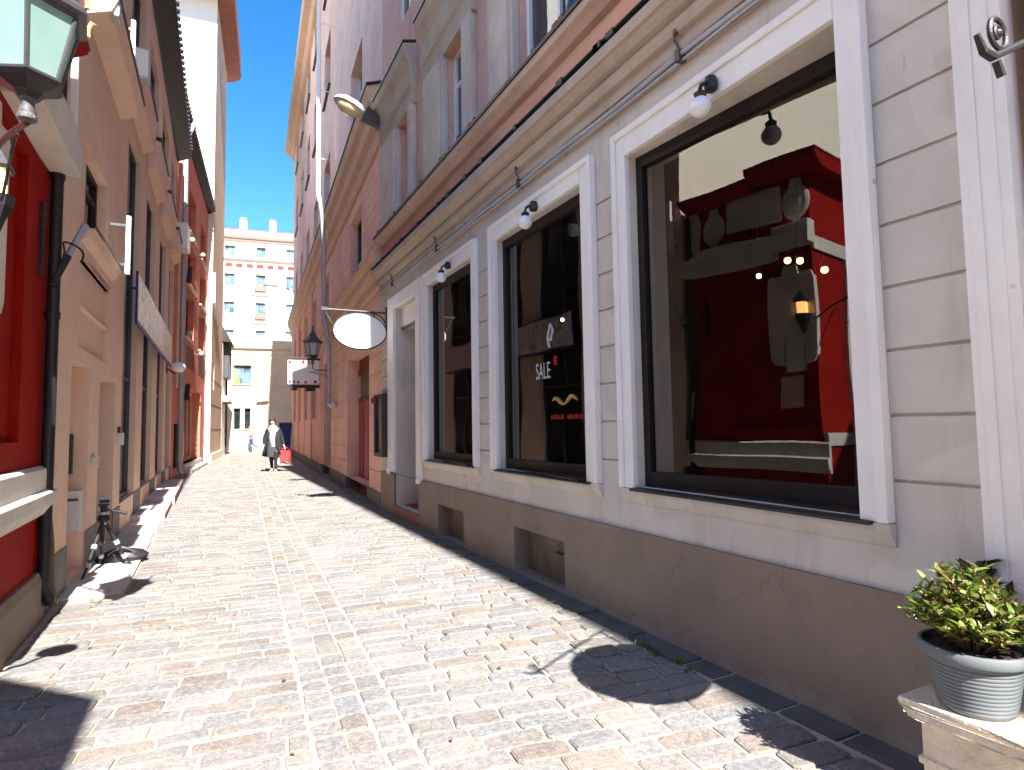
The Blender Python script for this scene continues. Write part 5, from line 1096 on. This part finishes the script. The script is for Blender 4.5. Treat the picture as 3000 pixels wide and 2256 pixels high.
# ------------------------------------------------------------------ house added unseen behind the viewer on the left, to shade the street corner
F9 = frame((-.71, -9.5), 0, 1)
l0 = thing('shade_house', 'red house added unseen behind the viewpoint to shade the street corner', 'building', (-2, -4, 0))
m = MB(F9); wall(m, 0, 7.9, 0, 4.9, [(1.5, 2.6, 1.2, 3.2, .2, True), (4.5, 5.6, 1.2, 3.2, .2, True)]); hollow(m, 0, 7.9, 0, 4.9, 5, -.2); m.build('wall', 'red', l0)
m = MB(F9); m.prism([(.12, 4.9), (.12, 5.0), (-1.2, 6.4), (-5, 6.4), (-5, 4.9)], 0, -.2, 8.1); m.build('roof', 'tile', l0)

# ------------------------------------------------------------------ light, sky, camera
SUN_H, SUN_EL = 1.0, 43.5                            # rays travel along this heading (deg from +Y towards +X)
d = Vector((math.sin(R(SUN_H))*math.cos(R(SUN_EL)), math.cos(R(SUN_H))*math.cos(R(SUN_EL)), -math.sin(R(SUN_EL))))
L = bpy.data.lights.new('sun', 'SUN'); L.energy = 4.5; L.angle = R(.5); L.color = (1, .965, .915)
so = bpy.data.objects.new('sun', L); COL.objects.link(so); so.rotation_euler = d.to_track_quat('-Z', 'Y').to_euler()
W = bpy.data.worlds.new('World'); scn.world = W; W.use_nodes = True; nt = W.node_tree; bg = nt.nodes['Background']
sk = nt.nodes.new('ShaderNodeTexSky'); sk.sky_type = 'NISHITA'; sk.sun_disc = False; sk.sun_elevation = R(SUN_EL)
v = -d; sk.sun_rotation = math.atan2(v.x, v.y); sk.air_density = 1.0; sk.dust_density = .3; sk.ozone_density = 1.0; sk.altitude = 200
hs = nt.nodes.new('ShaderNodeHueSaturation'); hs.inputs['Saturation'].default_value = 1.42; nt.links.new(sk.outputs[0], hs.inputs['Color']); nt.links.new(hs.outputs[0], bg.inputs[0]); bg.inputs[1].default_value = .078
cam = bpy.data.cameras.new('camera'); co = bpy.data.objects.new('camera', cam); COL.objects.link(co); scn.camera = co
f_, pitch, roll, yaw = 1290.69, .06695412, -.0159032574, .469012
cam.sensor_width = 36; cam.sensor_fit = 'HORIZONTAL'; cam.lens = 36*f_/2211; cam.clip_start = .05; cam.clip_end = 2000
fw_ = Vector((math.sin(yaw)*math.cos(pitch), math.cos(yaw)*math.cos(pitch), math.sin(pitch))); rt_ = Vector((math.cos(yaw), -math.sin(yaw), 0)); up_ = rt_.cross(fw_)
r2_ = rt_*math.cos(roll)+up_*math.sin(roll); u2_ = -rt_*math.sin(roll)+up_*math.cos(roll)
co.matrix_world = Matrix(((r2_.x, u2_.x, -fw_.x, 0), (r2_.y, u2_.y, -fw_.y, 0), (r2_.z, u2_.z, -fw_.z, 1.4), (0, 0, 0, 1)))
scn.view_settings.view_transform = 'Standard'; scn.view_settings.look = 'None'; scn.view_settings.exposure = 2.08; scn.view_settings.gamma = 1
scn.cycles.max_bounces = 10; scn.cycles.diffuse_bounces = 5; scn.cycles.transparent_max_bounces = 12
